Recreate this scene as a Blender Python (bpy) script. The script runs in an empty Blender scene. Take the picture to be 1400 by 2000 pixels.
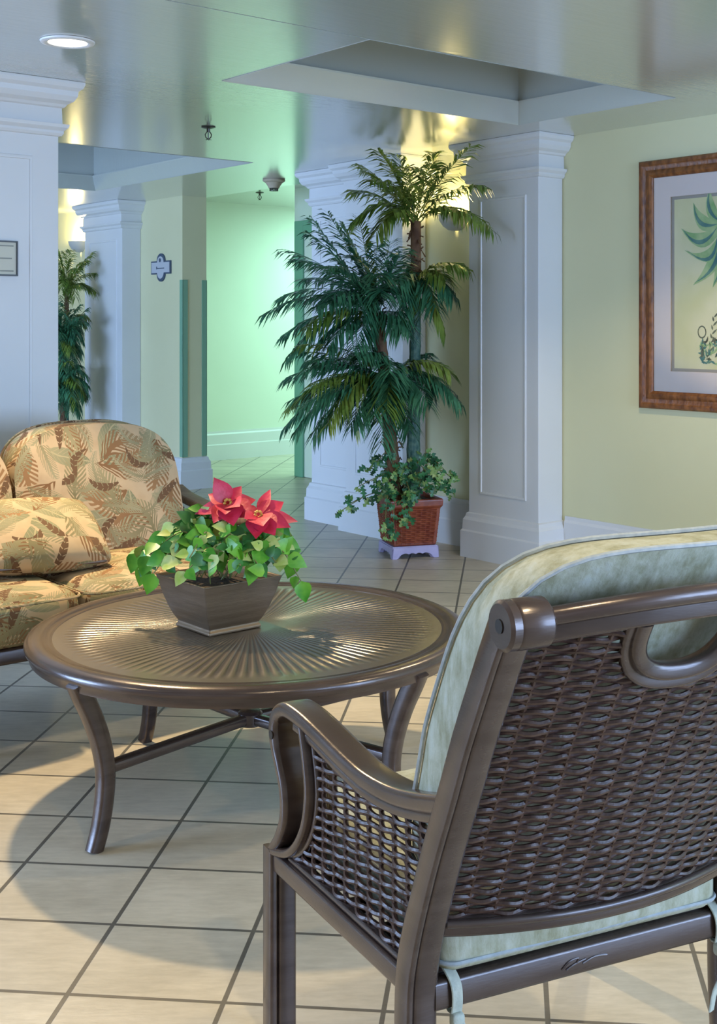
import bpy, bmesh, math, random
from mathutils import Vector, Matrix
from math import sin, cos, pi, radians, sqrt, atan2

SC = bpy.context.scene
COL = SC.collection
rnd = random.Random(7)

# ------------------------------------------------------------------ frame of reference
# camera stands at the origin 1.29 m above the floor and looks along +Y;
# the room is turned 40 degrees: v runs towards the picture wall, u runs along it
EYE = 1.29
FPX = 2400.0
TH = radians(40.0)
CU, SU = cos(TH), sin(TH)
CEIL = 2.27


def W(u, v, z=0.0):
    return Vector((-SU * u + CU * v, CU * u + SU * v, z))


def UV(x, y):
    return (-SU * x + CU * y, CU * x + SU * y)


def sight(px, py, Y):
    """the place at depth Y that the photograph shows at px, py"""
    return Vector(((px - 760.0) / FPX * Y, Y, EYE - (py - 630.0) / FPX * Y))


# ------------------------------------------------------------------ materials
class NT:
    def __init__(self, mat):
        self.t = mat.node_tree
        self.n = self.t.nodes

    def node(self, kind, **kw):
        n = self.n.new(kind)
        for k, v in kw.items():
            setattr(n, k, v)
        return n

    def link(self, a, b):
        self.t.links.new(a, b)

    def put(self, sock, v):
        if hasattr(v, 'is_output') or isinstance(v, bpy.types.NodeSocket):
            self.link(v, sock)
        else:
            sock.default_value = v

    def math(self, op, a, b=None, c=None, clamp=False):
        n = self.node('ShaderNodeMath', operation=op, use_clamp=clamp)
        self.put(n.inputs[0], a)
        if b is not None:
            self.put(n.inputs[1], b)
        if c is not None:
            self.put(n.inputs[2], c)
        return n.outputs[0]

    def mix(self, f, a, b):
        n = self.node('ShaderNodeMix', data_type='RGBA')
        self.put(n.inputs[0], f)
        self.put(n.inputs[6], a if not isinstance(a, tuple) else (*a, 1))
        self.put(n.inputs[7], b if not isinstance(b, tuple) else (*b, 1))
        return n.outputs[2]

    def noise(self, vec, scale, detail=3.0, rough=0.5):
        n = self.node('ShaderNodeTexNoise')
        if vec is not None:
            self.link(vec, n.inputs['Vector'])
        n.inputs['Scale'].default_value = scale
        n.inputs['Detail'].default_value = detail
        n.inputs['Roughness'].default_value = rough
        return n.outputs['Fac']

    def coord(self, which='Object'):
        return self.node('ShaderNodeTexCoord').outputs[which]

    def mapping(self, vec, loc=(0, 0, 0), rot=(0, 0, 0), scale=(1, 1, 1)):
        n = self.node('ShaderNodeMapping')
        self.link(vec, n.inputs[0])
        n.inputs[1].default_value = loc
        n.inputs[2].default_value = rot
        n.inputs[3].default_value = scale
        return n.outputs[0]

    def ramp(self, fac, stops):
        n = self.node('ShaderNodeValToRGB')
        self.link(fac, n.inputs[0])
        el = n.color_ramp.elements
        while len(el) < len(stops):
            el.new(0.5)
        for e, (p, c) in zip(el, stops):
            e.position = p
            e.color = (*c, 1)
        return n.outputs[0]


def base_mat(name, col=(0.8, 0.8, 0.8), rough=0.5, metal=0.0, spec=0.5, **kw):
    m = bpy.data.materials.new(name)
    m.use_nodes = True
    b = m.node_tree.nodes['Principled BSDF']
    b.inputs['Base Color'].default_value = (*col, 1)
    b.inputs['Roughness'].default_value = rough
    b.inputs['Metallic'].default_value = metal
    b.inputs['Specular IOR Level'].default_value = spec
    for k, v in kw.items():
        b.inputs[k.replace('_', ' ')].default_value = v
    return m


def bsdf(m):
    return m.node_tree.nodes['Principled BSDF']


def noisy(name, c1, c2, scale, rough=0.5, metal=0.0, bump=0.0, stretch=(1, 1, 1), bscale=None, spec=0.5, detail=3.0, which='Object', lo=0.35, hi=0.65):
    m = base_mat(name, c1, rough, metal, spec)
    g = NT(m)
    vec = g.mapping(g.coord(which), scale=stretch)
    f = g.noise(vec, scale, detail)
    g.link(g.ramp(f, [(lo, c1), (hi, c2)]), bsdf(m).inputs['Base Color'])
    if bump:
        bn = g.node('ShaderNodeBump')
        bn.inputs['Strength'].default_value = bump
        bn.inputs['Distance'].default_value = 0.004
        g.link(g.noise(vec, bscale or scale * 3, detail), bn.inputs['Height'])
        g.link(bn.outputs[0], bsdf(m).inputs['Normal'])
    return m


M = {}
M['wall'] = noisy('wall_paint_pale_yellow', (0.68, 0.66, 0.40), (0.70, 0.68, 0.42), 2.0, 0.55)
M['white'] = noisy('trim_paint_white', (0.69, 0.70, 0.70), (0.72, 0.73, 0.73), 2.0, 0.42)
M['greenwall'] = noisy('corridor_paint', (0.70, 0.76, 0.63), (0.72, 0.78, 0.65), 2.0, 0.55)
M['doorgreen'] = base_mat('door_paint_green', (0.16, 0.38, 0.24), 0.35)
M['guard'] = base_mat('corner_guard_plastic', (0.22, 0.42, 0.28), 0.25)
M['bronze'] = noisy('dark_bronze_metal', (0.055, 0.034, 0.028), (0.088, 0.060, 0.049), 6.0, 0.26, 0.30, 0.08, (1, 1, 6), 60)
bsdf(M['bronze']).inputs['Coat Weight'].default_value = .5
bsdf(M['bronze']).inputs['Coat Roughness'].default_value = .2
M['bronze_dark'] = base_mat('bolt_recess', (0.02, 0.018, 0.016), 0.4, 0.3)
M['wicker'] = noisy('dark_wicker', (0.048, 0.023, 0.016), (0.092, 0.050, 0.036), 60.0, 0.36, 0.0, 0.2)
M['stem'] = noisy('plant_stem', (0.14, 0.17, 0.04), (0.22, 0.2, 0.06), 30, 0.5)
M['trunk'] = noisy('palm_trunk_fibre', (0.10, 0.045, 0.022), (0.22, 0.12, 0.06), 26, 0.8, 0, 0.9, (1, 1, .5), 40)
M['trunk_green'] = noisy('palm_trunk_green', (0.02, 0.09, 0.075), (0.10, 0.20, 0.14), 60, 0.5, 0, 0.9, (1, 1, .6), 50)
M['soil'] = noisy('potting_soil', (0.02, 0.014, 0.01), (0.07, 0.045, 0.03), 60, 0.9, 0, 1.0)
M['terracotta'] = noisy('red_brown_basket', (0.23, 0.045, 0.022), (0.34, 0.085, 0.035), 25, 0.35, 0, 0.2)
M['lavender'] = noisy('pale_lavender_stand', (0.42, 0.39, 0.62), (0.50, 0.46, 0.70), 12, 0.4)
M['red'] = noisy('poinsettia_red', (0.50, 0.012, 0.035), (0.66, 0.03, 0.08), 22, 0.45, 0, 0.3)
M['yellow'] = base_mat('poinsettia_centre', (0.65, 0.42, 0.08), 0.5)
M['matboard'] = base_mat('mat_board', (0.80, 0.70, 0.64), 0.8)
M['black'] = base_mat('thin_black_frame', (0.03, 0.03, 0.028), 0.4)
M['paper'] = base_mat('cream_paper', (0.66, 0.65, 0.54), 0.8)
M['ink'] = base_mat('grey_ink', (0.30, 0.31, 0.27), 0.8)
M['plaque'] = base_mat('plaque_grey_blue', (0.50, 0.52, 0.55), 0.5)
M['plaque_rim'] = base_mat('plaque_rim_slate', (0.06, 0.09, 0.14), 0.5)
M['beige'] = base_mat('beige_plastic', (0.50, 0.42, 0.30), 0.5)
M['sprink'] = base_mat('sprinkler_metal', (0.10, 0.10, 0.09), 0.35, 0.8)
M['sconce'] = base_mat('sconce_ceramic', (0.50, 0.52, 0.52), 0.4)
M['tie'] = noisy('cushion_tie_fabric', (0.40, 0.43, 0.36), (0.52, 0.54, 0.44), 60, 0.8, 0, 0.3)
M['teal'] = base_mat('teal_ceramic', (0.12, 0.22, 0.30), 0.4)


def leaf_mat(name, c1, c2, scale=14.0, rough=0.42, trans=0.0):
    m = noisy(name, c1, c2, scale, rough)
    b = bsdf(m)
    if trans:
        b.inputs['Transmission Weight'].default_value = 0.0
    return m


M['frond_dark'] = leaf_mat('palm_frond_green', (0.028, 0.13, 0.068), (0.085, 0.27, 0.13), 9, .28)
M['frond_lit'] = leaf_mat('palm_frond_lit', (0.10, 0.19, 0.025), (0.26, 0.35, 0.065), 9, .28)  # olive tone paints in the sconce light on the upper crown
M['ivy'] = leaf_mat('ivy_green', (0.012, 0.085, 0.035), (0.05, 0.22, 0.08), 18)
M['ivy_pale'] = leaf_mat('ivy_pale', (0.10, 0.28, 0.05), (0.34, 0.46, 0.16), 30)
M['pothos'] = leaf_mat('pothos_green', (0.05, 0.26, 0.012), (0.17, 0.44, 0.03), 20)
M['pothos_pale'] = leaf_mat('pothos_pale', (0.34, 0.46, 0.07), (0.50, 0.58, 0.22), 24)
M['pothos_dark'] = leaf_mat('pothos_dark', (0.02, 0.13, 0.02), (0.06, 0.24, 0.04), 20)

# glowing things
def glow(name, col, s):
    m = base_mat(name, (0.8, 0.8, 0.8))
    b = bsdf(m)
    b.inputs['Emission Color'].default_value = (*col, 1)
    b.inputs['Emission Strength'].default_value = s
    return m


M['lamp'] = glow('downlight_lens', (1.0, 0.90, 0.66), 3.0)


def glass_mat():
    m = bpy.data.materials.new('picture_glass')
    m.use_nodes = True
    g = NT(m)
    b = bsdf(m)
    g.n.remove(b)
    tr = g.node('ShaderNodeBsdfTransparent')
    gl = g.node('ShaderNodeBsdfGlossy')
    gl.inputs['Roughness'].default_value = 0.03
    fr = g.node('ShaderNodeFresnel')
    fr.inputs[0].default_value = 1.3
    mx = g.node('ShaderNodeMixShader')
    g.link(fr.outputs[0], mx.inputs[0])
    g.link(tr.outputs[0], mx.inputs[1])
    g.link(gl.outputs[0], mx.inputs[2])
    g.link(mx.outputs[0], g.n['Material Output'].inputs[0])
    return m


M['glass'] = glass_mat()


def tile_mat():
    m = base_mat('beige_floor_tile', (0.6, 0.5, 0.4), 0.36)
    g = NT(m)
    th = radians(5.5)
    co = g.coord('Object')
    # a = x cos - y sin ; b = x sin + y cos
    vec = g.mapping(co, loc=(0.841, -2.565 + 0.275 * 40, 0), rot=(0, 0, th))
    vec2 = g.mapping(vec, loc=(0.305 * 40, 0, 0))
    br = g.node('ShaderNodeTexBrick', offset=0.0, squash=1.0)
    g.link(vec2, br.inputs['Vector'])
    br.inputs['Scale'].default_value = 1.0
    br.inputs['Mortar Size'].default_value = 0.0055
    br.inputs['Mortar Smooth'].default_value = 0.25
    br.inputs['Bias'].default_value = 0.0
    br.inputs['Brick Width'].default_value = 0.305
    br.inputs['Row Height'].default_value = 0.275
    br.inputs['Color1'].default_value = (0.60, 0.55, 0.44, 1)
    br.inputs['Color2'].default_value = (0.54, 0.49, 0.39, 1)
    br.inputs['Mortar'].default_value = (0.13, 0.12, 0.10, 1)
    n1 = g.noise(co, 3.0, 5.0, 0.65)
    n2 = g.noise(g.mapping(co, scale=(2, 9, 1)), 7.0, 5.0, 0.65)
    mot = g.ramp(g.math('ADD', g.math('MULTIPLY', n1, .55), g.math('MULTIPLY', n2, .45)), [(0.36, (0.78, 0.77, 0.74)), (0.60, (1.06, 1.05, 1.03))])
    mu = g.node('ShaderNodeMix', data_type='RGBA', blend_type='MULTIPLY')
    mu.inputs[0].default_value = 1.0
    g.link(br.outputs['Color'], mu.inputs[6])
    g.link(mot, mu.inputs[7])
    g.link(mu.outputs[2], bsdf(m).inputs['Base Color'])
    bn = g.node('ShaderNodeBump')
    bn.inputs['Strength'].default_value = 0.35
    bn.inputs['Distance'].default_value = 0.004
    h = g.math('ADD', g.math('MULTIPLY', br.outputs['Fac'], -1.0), g.math('MULTIPLY', n2, 0.35))
    g.link(h, bn.inputs['Height'])
    g.link(bn.outputs[0], bsdf(m).inputs['Normal'])
    return m


M['tile'] = tile_mat()


def ceiling_mat():
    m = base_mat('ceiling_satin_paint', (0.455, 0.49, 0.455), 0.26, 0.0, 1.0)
    bsdf(m).inputs['Coat Weight'].default_value = 1.0
    bsdf(m).inputs['Coat Roughness'].default_value = .16
    bsdf(m).inputs['Coat IOR'].default_value = 1.75
    g = NT(m)
    co = g.coord('Object')
    vec = g.mapping(co, rot=(0, 0, radians(-40)), scale=(1.2, 7.0, 1))
    bn = g.node('ShaderNodeBump')
    bn.inputs['Strength'].default_value = 0.16
    bn.inputs['Distance'].default_value = 0.01
    g.link(g.noise(vec, 5.0, 4.0, 0.6), bn.inputs['Height'])
    g.link(bn.outputs[0], bsdf(m).inputs['Normal'])
    return m


M['ceiling'] = ceiling_mat()


def table_mat():
    m = base_mat('bronze_table_top', (0.11, 0.083, 0.055), 0.30, 0.3)
    bsdf(m).inputs['Coat Weight'].default_value = 1.0
    bsdf(m).inputs['Coat Roughness'].default_value = .27
    bsdf(m).inputs['Coat IOR'].default_value = 1.7
    g = NT(m)
    co = g.coord('Object')
    s = g.node('ShaderNodeSeparateXYZ')
    g.link(co, s.inputs[0])
    ang = g.math('ARCTAN2', s.outputs[1], s.outputs[0])
    r = g.math('SQRT', g.math('ADD', g.math('MULTIPLY', s.outputs[0], s.outputs[0]), g.math('MULTIPLY', s.outputs[1], s.outputs[1])))
    wv = g.math('SINE', g.math('MULTIPLY', ang, 108.0))
    fade = g.math('MULTIPLY', g.math('MULTIPLY', g.math('SUBTRACT', r, 0.06), 6.0, clamp=True), g.math('MULTIPLY', g.math('SUBTRACT', 0.50, r), 14.0, clamp=True))
    h = g.math('MULTIPLY', wv, fade)
    br = g.noise(g.mapping(co, scale=(2, 30, 1)), 8.0, 4.0, 0.6)
    h2 = g.math('ADD', h, g.math('MULTIPLY', br, 0.12))
    bn = g.node('ShaderNodeBump')
    bn.inputs['Strength'].default_value = 0.85
    bn.inputs['Distance'].default_value = 0.0030
    g.link(h2, bn.inputs['Height'])
    g.link(bn.outputs[0], bsdf(m).inputs['Normal'])
    g.link(bn.outputs[0], bsdf(m).inputs['Coat Normal'])
    g.link(g.ramp(g.math('ADD', g.math('MULTIPLY', h, 0.5), 0.5), [(0.15, (0.040, 0.028, 0.018)), (0.7, (0.16, 0.12, 0.075))]), bsdf(m).inputs['Base Color'])  # pale ribs, dark grooves: reflection contrast put into the colour
    return m


M['tabletop'] = table_mat()


def bowl_mat():
    return noisy('bronze_bowl', (0.16, 0.115, 0.07), (0.21, 0.155, 0.10), 5, 0.36, 0.55, 0.15, (1, 1, 12), 40)


M['bowl'] = bowl_mat()


def frame_wood():
    m = noisy('carved_wood_frame', (0.12, 0.038, 0.008), (0.27, 0.10, 0.024), 38, 0.42, 0, 0.7, (1, 1, .5), 55)
    return m


M['wood'] = frame_wood()
M['armwood'] = noisy('sofa_arm_wood', (0.11, 0.075, 0.05), (0.20, 0.14, 0.09), 20, 0.35, 0.0, 0.1, (1, 8, 1))


def chair_fabric():
    m = base_mat('pale_damask_fabric', (0.6, 0.6, 0.5), 0.75, 0, 0.3)
    g = NT(m)
    co = g.coord('Object')
    n1 = g.noise(g.mapping(co, scale=(1, 1, .6)), 26, 5, .65)
    n2 = g.noise(g.mapping(co, scale=(9, 9, 1)), 10, 3, .6)
    c = g.ramp(g.math('ADD', g.math('MULTIPLY', n1, .7), g.math('MULTIPLY', n2, .3)), [(0.38, (0.30, 0.30, 0.19)), (0.56, (0.46, 0.47, 0.36)), (0.68, (0.50, 0.53, 0.46))])
    g.link(c, bsdf(m).inputs['Base Color'])
    bn = g.node('ShaderNodeBump')
    bn.inputs['Strength'].default_value = 0.5
    bn.inputs['Distance'].default_value = 0.006
    g.link(g.math('ADD', n1, g.noise(g.mapping(co, scale=(5, 1, .5)), 9, 2)), bn.inputs['Height'])
    g.link(bn.outputs[0], bsdf(m).inputs['Normal'])
    return m


M['chairfab'] = chair_fabric()
M['piping'] = noisy('pale_piping_cord', (0.33, 0.37, 0.38), (0.42, 0.46, 0.46), 90, 0.7)


def floral():
    m = base_mat('tropical_leaf_print_fabric', (0.6, 0.45, 0.28), 0.85, 0, 0.2)
    g = NT(m)
    uv = g.coord('UV')
    wob = g.node('ShaderNodeTexNoise')
    g.link(uv, wob.inputs['Vector'])
    wob.inputs['Scale'].default_value = 9
    wob.inputs['Detail'].default_value = 2
    sub = g.node('ShaderNodeVectorMath', operation='MULTIPLY_ADD')
    g.link(wob.outputs['Color'], sub.inputs[0])
    sub.inputs[1].default_value = (0.03, 0.03, 0)
    g.link(uv, sub.inputs[2])
    uvw = sub.outputs[0]

    def layer(scale, off, L, Wd, freq, duty, slant, bend):
        v = g.mapping(uvw, loc=off, rot=(0, 0, off[0]), scale=(scale, scale, 1))
        vo = g.node('ShaderNodeTexVoronoi', voronoi_dimensions='2D', feature='F1')
        g.link(v, vo.inputs['Vector'])
        vo.inputs['Scale'].default_value = 1.0
        vo.inputs['Randomness'].default_value = 0.75
        d = g.node('ShaderNodeVectorMath', operation='SUBTRACT')
        g.link(v, d.inputs[0])
        g.link(vo.outputs['Position'], d.inputs[1])
        sc = g.node('ShaderNodeSeparateColor')
        g.link(vo.outputs['Color'], sc.inputs[0])
        ro = g.node('ShaderNodeVectorRotate', rotation_type='Z_AXIS')
        g.link(d.outputs[0], ro.inputs['Vector'])
        g.link(g.math('MULTIPLY', sc.outputs[0], 6.283), ro.inputs['Angle'])
        s = g.node('ShaderNodeSeparateXYZ')
        g.link(ro.outputs[0], s.inputs[0])
        x, y = s.outputs[0], s.outputs[1]
        cv = g.math('MULTIPLY', g.math('SUBTRACT', sc.outputs[1], 0.5), bend)
        y = g.math('ADD', y, g.math('MULTIPLY', cv, g.math('MULTIPLY', x, x)))
        t = g.math('DIVIDE', g.math('ADD', x, L), 2 * L, clamp=True)
        w = g.math('MULTIPLY', g.math('MULTIPLY', t, g.math('SUBTRACT', 1.0, t)), 4 * Wd)
        ay = g.math('ABSOLUTE', y)
        ins = g.math('LESS_THAN', ay, w)
        fr = g.math('FRACT', g.math('MULTIPLY', g.math('SUBTRACT', x, g.math('MULTIPLY', ay, slant)), freq))
        lf = g.math('MAXIMUM', g.math('LESS_THAN', fr, duty), g.math('LESS_THAN', ay, g.math('MULTIPLY', w, 0.2)))
        mask = g.math('MULTIPLY', ins, lf)
        rib = g.math('LESS_THAN', ay, 0.018)
        return mask, rib, sc.outputs[2], t

    col = g.ramp(g.noise(uv, 14, 3), [(0.3, (0.47, 0.345, 0.205)), (0.7, (0.54, 0.41, 0.255))])
    # broad grey-green leaves
    mk, rib, r3, t = layer(7.0, (1.3, 4.2, 0), .62, .23, 9, .93, 1.0, 1.6)
    green = g.mix(rib, g.mix(t, (0.34, 0.31, 0.18), (0.20, 0.21, 0.12)), (0.42, 0.36, 0.21))
    col = g.mix(g.math('MULTIPLY', mk, g.math('GREATER_THAN', r3, .08)), col, green)
    # feathery brown fronds
    mk, rib, r3, t = layer(5.9, (2.9, 0.6, 0), .70, .30, 8.5, .52, 1.1, 2.4)
    brown = g.mix(t, (0.19, 0.10, 0.045), (0.33, 0.19, 0.09))
    col = g.mix(g.math('MULTIPLY', mk, g.math('GREATER_THAN', r3, .05)), col, brown)
    # olive feathery fronds
    mk, rib, r3, t = layer(6.3, (0.4, 7.1, 0), .66, .26, 9.5, .55, 1.2, 2.2)
    olive = g.mix(t, (0.17, 0.15, 0.075), (0.36, 0.31, 0.17))
    col = g.mix(g.math('MULTIPLY', mk, g.math('GREATER_THAN', r3, .2)), col, olive)
    # slim grey-olive sprigs
    mk, rib, r3, t = layer(7.6, (3.3, 9.4, 0), .72, .20, 12, .45, 1.4, 2.6)
    col = g.mix(mk, col, g.mix(t, (0.22, 0.19, 0.10), (0.36, 0.33, 0.20)))
    # dark small blades
    mk, rib, r3, t = layer(8.5, (5.1, 2.3, 0), .55, .12, 6, .85, .6, 3.0)
    col = g.mix(g.math('MULTIPLY', mk, g.math('GREATER_THAN', r3, .25)), col, (0.15, 0.085, 0.045))
    g.link(col, bsdf(m).inputs['Base Color'])
    bn = g.node('ShaderNodeBump')
    bn.inputs['Strength'].default_value = 0.35
    bn.inputs['Distance'].default_value = 0.012
    g.link(g.noise(g.coord('Object'), 9, 3), bn.inputs['Height'])
    g.link(bn.outputs[0], bsdf(m).inputs['Normal'])
    return m


M['floral'] = floral()


# ------------------------------------------------------------------ mesh builder
class MB:
    post = None

    def __init__(self):
        self.v, self.f, self.mi = [], [], []
        self.cur = 0

    def add(self, vs, fs):
        o = len(self.v)
        self.v += [Vector(p) for p in vs]
        self.f += [tuple(i + o for i in q) for q in fs]
        self.mi += [self.cur] * len(fs)

    def box(self, lo, hi):
        x0, y0, z0 = lo
        x1, y1, z1 = hi
        self.add([(x0, y0, z0), (x1, y0, z0), (x1, y1, z0), (x0, y1, z0), (x0, y0, z1), (x1, y0, z1), (x1, y1, z1), (x0, y1, z1)],
                 [(3, 2, 1, 0), (4, 5, 6, 7), (0, 1, 5, 4), (1, 2, 6, 5), (2, 3, 7, 6), (3, 0, 4, 7)])

    def loft(self, rings, closed=True, cap0=True, cap1=True, loop=False):
        n = len(rings[0])
        vs = [p for r in rings for p in r]
        fs = []
        m = len(rings)
        for k in range(m if loop else m - 1):
            a, b = k * n, ((k + 1) % m) * n
            for i in range(n if closed else n - 1):
                j = (i + 1) % n
                fs.append((a + i, a + j, b + j, b + i))
        if not loop and closed:
            if cap0:
                fs.append(tuple(range(n))[::-1])
            if cap1:
                fs.append(tuple((m - 1) * n + i for i in range(n)))
        self.add(vs, fs)

    def sweep(self, path, prof, up=(0, 0, 1), loop=False, scales=None):
        """prof: closed list of (a, b): a along the side, b along up"""
        P = [Vector(p) for p in path]
        up = Vector(up)
        rings = []
        n = len(P)
        for i, p in enumerate(P):
            a = P[(i - 1) % n] if (loop or i > 0) else p
            b = P[(i + 1) % n] if (loop or i < n - 1) else p
            t = (b - a).normalized()
            s = t.cross(up)
            if s.length < 1e-5:
                s = Vector((1, 0, 0))
            s.normalize()
            u = s.cross(t).normalized()
            k = scales[i] if scales else 1.0
            rings.append([p + s * (q[0] * k) + u * (q[1] * k) for q in prof])
        self.loft(rings, loop=loop)

    def tube(self, path, r, n=8, loop=False, radii=None, up=(0, 0, 1)):
        prof = [(r * cos(2 * pi * i / n), r * sin(2 * pi * i / n)) for i in range(n)]
        sc = [q / r for q in radii] if radii else None
        self.sweep(path, prof, up, loop, sc)

    def lathe(self, prof, n=32, c=(0, 0, 0)):
        c = Vector(c)
        rings = [[c + Vector((r * cos(2 * pi * i / n), r * sin(2 * pi * i / n), z)) for i in range(n)] for r, z in prof]
        self.loft(rings)

    def cyl(self, a, b, r, n=24, r2=None):
        a, b = Vector(a), Vector(b)
        t = (b - a).normalized()
        s = t.orthogonal().normalized()
        u = t.cross(s)
        r2 = r if r2 is None else r2
        self.loft([[p + (s * cos(2 * pi * i / n) + u * sin(2 * pi * i / n)) * q for i in range(n)] for p, q in ((a, r), (b, r2))])

    def prism(self, poly, z0, z1, fn=None):
        """poly 2-D outline, extruded between z0 and z1, mapped by fn(x, y, z)"""
        fn = fn or (lambda x, y, z: (x, y, z))
        self.loft([[fn(x, y, z0) for x, y in poly], [fn(x, y, z1) for x, y in poly]])

    def rbox(self, size, r, n=10, bulge=(0, 0, 0), c=(0, 0, 0), fn=None):
        """soft box: rounded edges and swollen faces"""
        h = Vector(size) * .5
        c = Vector(c)
        idx = {}
        vs, fs = [], []

        def vert(p):
            key = tuple(round(q, 5) for q in p)
            if key in idx:
                return idx[key]
            q = Vector((p[0] * h.x, p[1] * h.y, p[2] * h.z))
            inn = Vector([max(-h[i] + r, min(h[i] - r, q[i])) for i in range(3)])
            d = q - inn
            if d.length > 1e-9:
                d = d.normalized() * r
            w = inn + d
            for i in range(3):
                j, k = (i + 1) % 3, (i + 2) % 3
                if bulge[i]:
                    w[i] += bulge[i] * (w[i] / h[i]) * (1 - p[j] ** 2) * (1 - p[k] ** 2)
            w = c + w
            if fn:
                w = Vector(fn(w))
            idx[key] = len(vs)
            vs.append(w)
            return idx[key]
        # denser towards the edges
        g = [sin(pi / 2 * (2 * i / n - 1)) for i in range(n + 1)]
        for ax in range(3):
            for sg in (-1, 1):
                for i in range(n):
                    for j in range(n):
                        q = []
                        for (a, b) in ((i, j), (i + 1, j), (i + 1, j + 1), (i, j + 1)):
                            p = [0, 0, 0]
                            p[ax] = sg
                            p[(ax + 1) % 3] = g[a]
                            p[(ax + 2) % 3] = g[b]
                            q.append(vert(p))
                        fs.append(tuple(q if sg > 0 else q[::-1]))
        self.add(vs, fs)

    def build(self, name, mat, parent=None, smooth=False, bevel=0.0, seg=2, uv=False, loc=None, rotz=None, uvoff=(0, 0), angle=40):
        if MB.post:
            self.v = [MB.post(p) for p in self.v]
        me = bpy.data.meshes.new(name)
        me.from_pydata([tuple(p) for p in self.v], [], self.f)
        mats = mat if isinstance(mat, (list, tuple)) else [mat]
        for q in mats:
            me.materials.append(q)
        if len(mats) > 1:
            me.polygons.foreach_set('material_index', self.mi)
        bm = bmesh.new()
        bm.from_mesh(me)
        bmesh.ops.recalc_face_normals(bm, faces=bm.faces)
        if uv:
            L = bm.loops.layers.uv.new('UVMap')
            bm.normal_update()
            for f in bm.faces:
                nx, ny, nz = (abs(q) for q in f.normal)
                for lp in f.loops:
                    x, y, z = lp.vert.co
                    if nz > max(nx, ny):
                        c = (x, y + .4)
                    elif ny >= nx:
                        c = (x, z)
                    else:
                        c = (y + .7, z)
                    lp[L].uv = (c[0] + uvoff[0], c[1] + uvoff[1])
        bm.to_mesh(me)
        bm.free()
        if smooth:
            me.polygons.foreach_set('use_smooth', [True] * len(me.polygons))
            try:
                me.set_sharp_from_angle(angle=radians(angle))
            except Exception:
                pass
        o = bpy.data.objects.new(name, me)
        COL.objects.link(o)
        if parent is not None:
            o.parent = parent
        if loc is not None:
            o.location = loc
        if rotz is not None:
            o.rotation_euler = (0, 0, rotz)
        if bevel:
            b = o.modifiers.new('edge', 'BEVEL')
            b.width = bevel
            b.segments = seg
            b.limit_method = 'ANGLE'
            b.angle_limit = radians(35)
            b.harden_normals = False
        return o


def tag(o, label=None, cat=None, group=None, kind=None):
    if label:
        o['label'] = label
    if cat:
        o['category'] = cat
    if group:
        o['group'] = group
    if kind:
        o['kind'] = kind
    return o


def thing(name, label, cat, loc=(0, 0, 0), rotz=0.0, group=None, kind=None):
    o = bpy.data.objects.new(name, None)
    COL.objects.link(o)
    o.empty_display_size = 0.1
    o.location = loc
    o.rotation_euler = (0, 0, rotz)
    return tag(o, label, cat, group, kind)


def rrect(w, h, r, n=3):
    """rounded rectangle profile"""
    out = []
    for cx, cy, a0 in ((w / 2 - r, h / 2 - r, 0), (-w / 2 + r, h / 2 - r, 90), (-w / 2 + r, -h / 2 + r, 180), (w / 2 - r, -h / 2 + r, 270)):
        for i in range(n + 1):
            a = radians(a0 + 90 * i / n)
            out.append((cx + r * cos(a), cy + r * sin(a)))
    return out


def spline(pts, n=6):
    """Catmull-Rom through points of any dimension"""
    P = [Vector(p) for p in pts]
    out = []
    for i in range(len(P) - 1):
        p0, p1, p2, p3 = P[max(i - 1, 0)], P[i], P[i + 1], P[min(i + 2, len(P) - 1)]
        for k in range(n):
            t = k / n
            out.append(.5 * ((2 * p1) + (p2 - p0) * t + (2 * p0 - 5 * p1 + 4 * p2 - p3) * t * t + (3 * p1 - p0 - 3 * p2 + p3) * t ** 3))
    out.append(P[-1])
    return out


def interp(tab, x):
    if x <= tab[0][0]:
        return tab[0][1]
    for (a, b), (c, d) in zip(tab, tab[1:]):
        if x <= c:
            return b + (d - b) * (x - a) / (c - a)
    return tab[-1][1]


# ------------------------------------------------------------------ the setting
# structure meshes are drawn in local coordinates x = v, y = u and turned by 40 degrees
def struct(name, mb, mat, label, cat, bevel=0.0, smooth=False, loc=None):
    o = mb.build(name, mat, None, smooth, bevel, loc=loc or (0, 0, 0), rotz=TH)
    return tag(o, label, cat, kind='structure')


VW = 4.885      # face of the picture wall

mb = MB()
mb.box((-9, -6, -0.06), (9, 16, 0.0))
fl = mb.build('floor', M['tile'])
tag(fl, 'beige square ceramic tile floor with dark grout lines', 'floor', kind='structure')

# ceiling with two coffers and a joint line
H1 = (3.30, 4.25, 2.68, 4.40)      # u0 u1 v0 v1
H2 = (6.30, 8.40, 1.60, 4.20)
us = [-4.0, 3.292, 3.30, 4.25, 6.30, 8.40, 13.0]
vs = [-6.0, 1.60, 2.68, 4.20, 4.40, 5.10]
mb = MB()
for a, b in zip(us, us[1:]):
    for c, d in zip(vs, vs[1:]):
        inside = any(h[0] - 1e-6 <= a and b <= h[1] + 1e-6 and h[2] - 1e-6 <= c and d <= h[3] + 1e-6 for h in (H1, H2))
        if inside:
            continue
        if abs(b - a) < .02 and d <= 2.681:
            mb.box((c, a, CEIL + .012), (d, b, CEIL + .05))
            continue
        mb.box((c, a, CEIL), (d, b, CEIL + .05))
mb.box((5.10, 5.5, 2.42), (12.0, 13.0, 2.47))
ce = struct('ceiling', mb, M['ceiling'], 'low white satin ceiling with two recessed coffers', 'ceiling')


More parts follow.
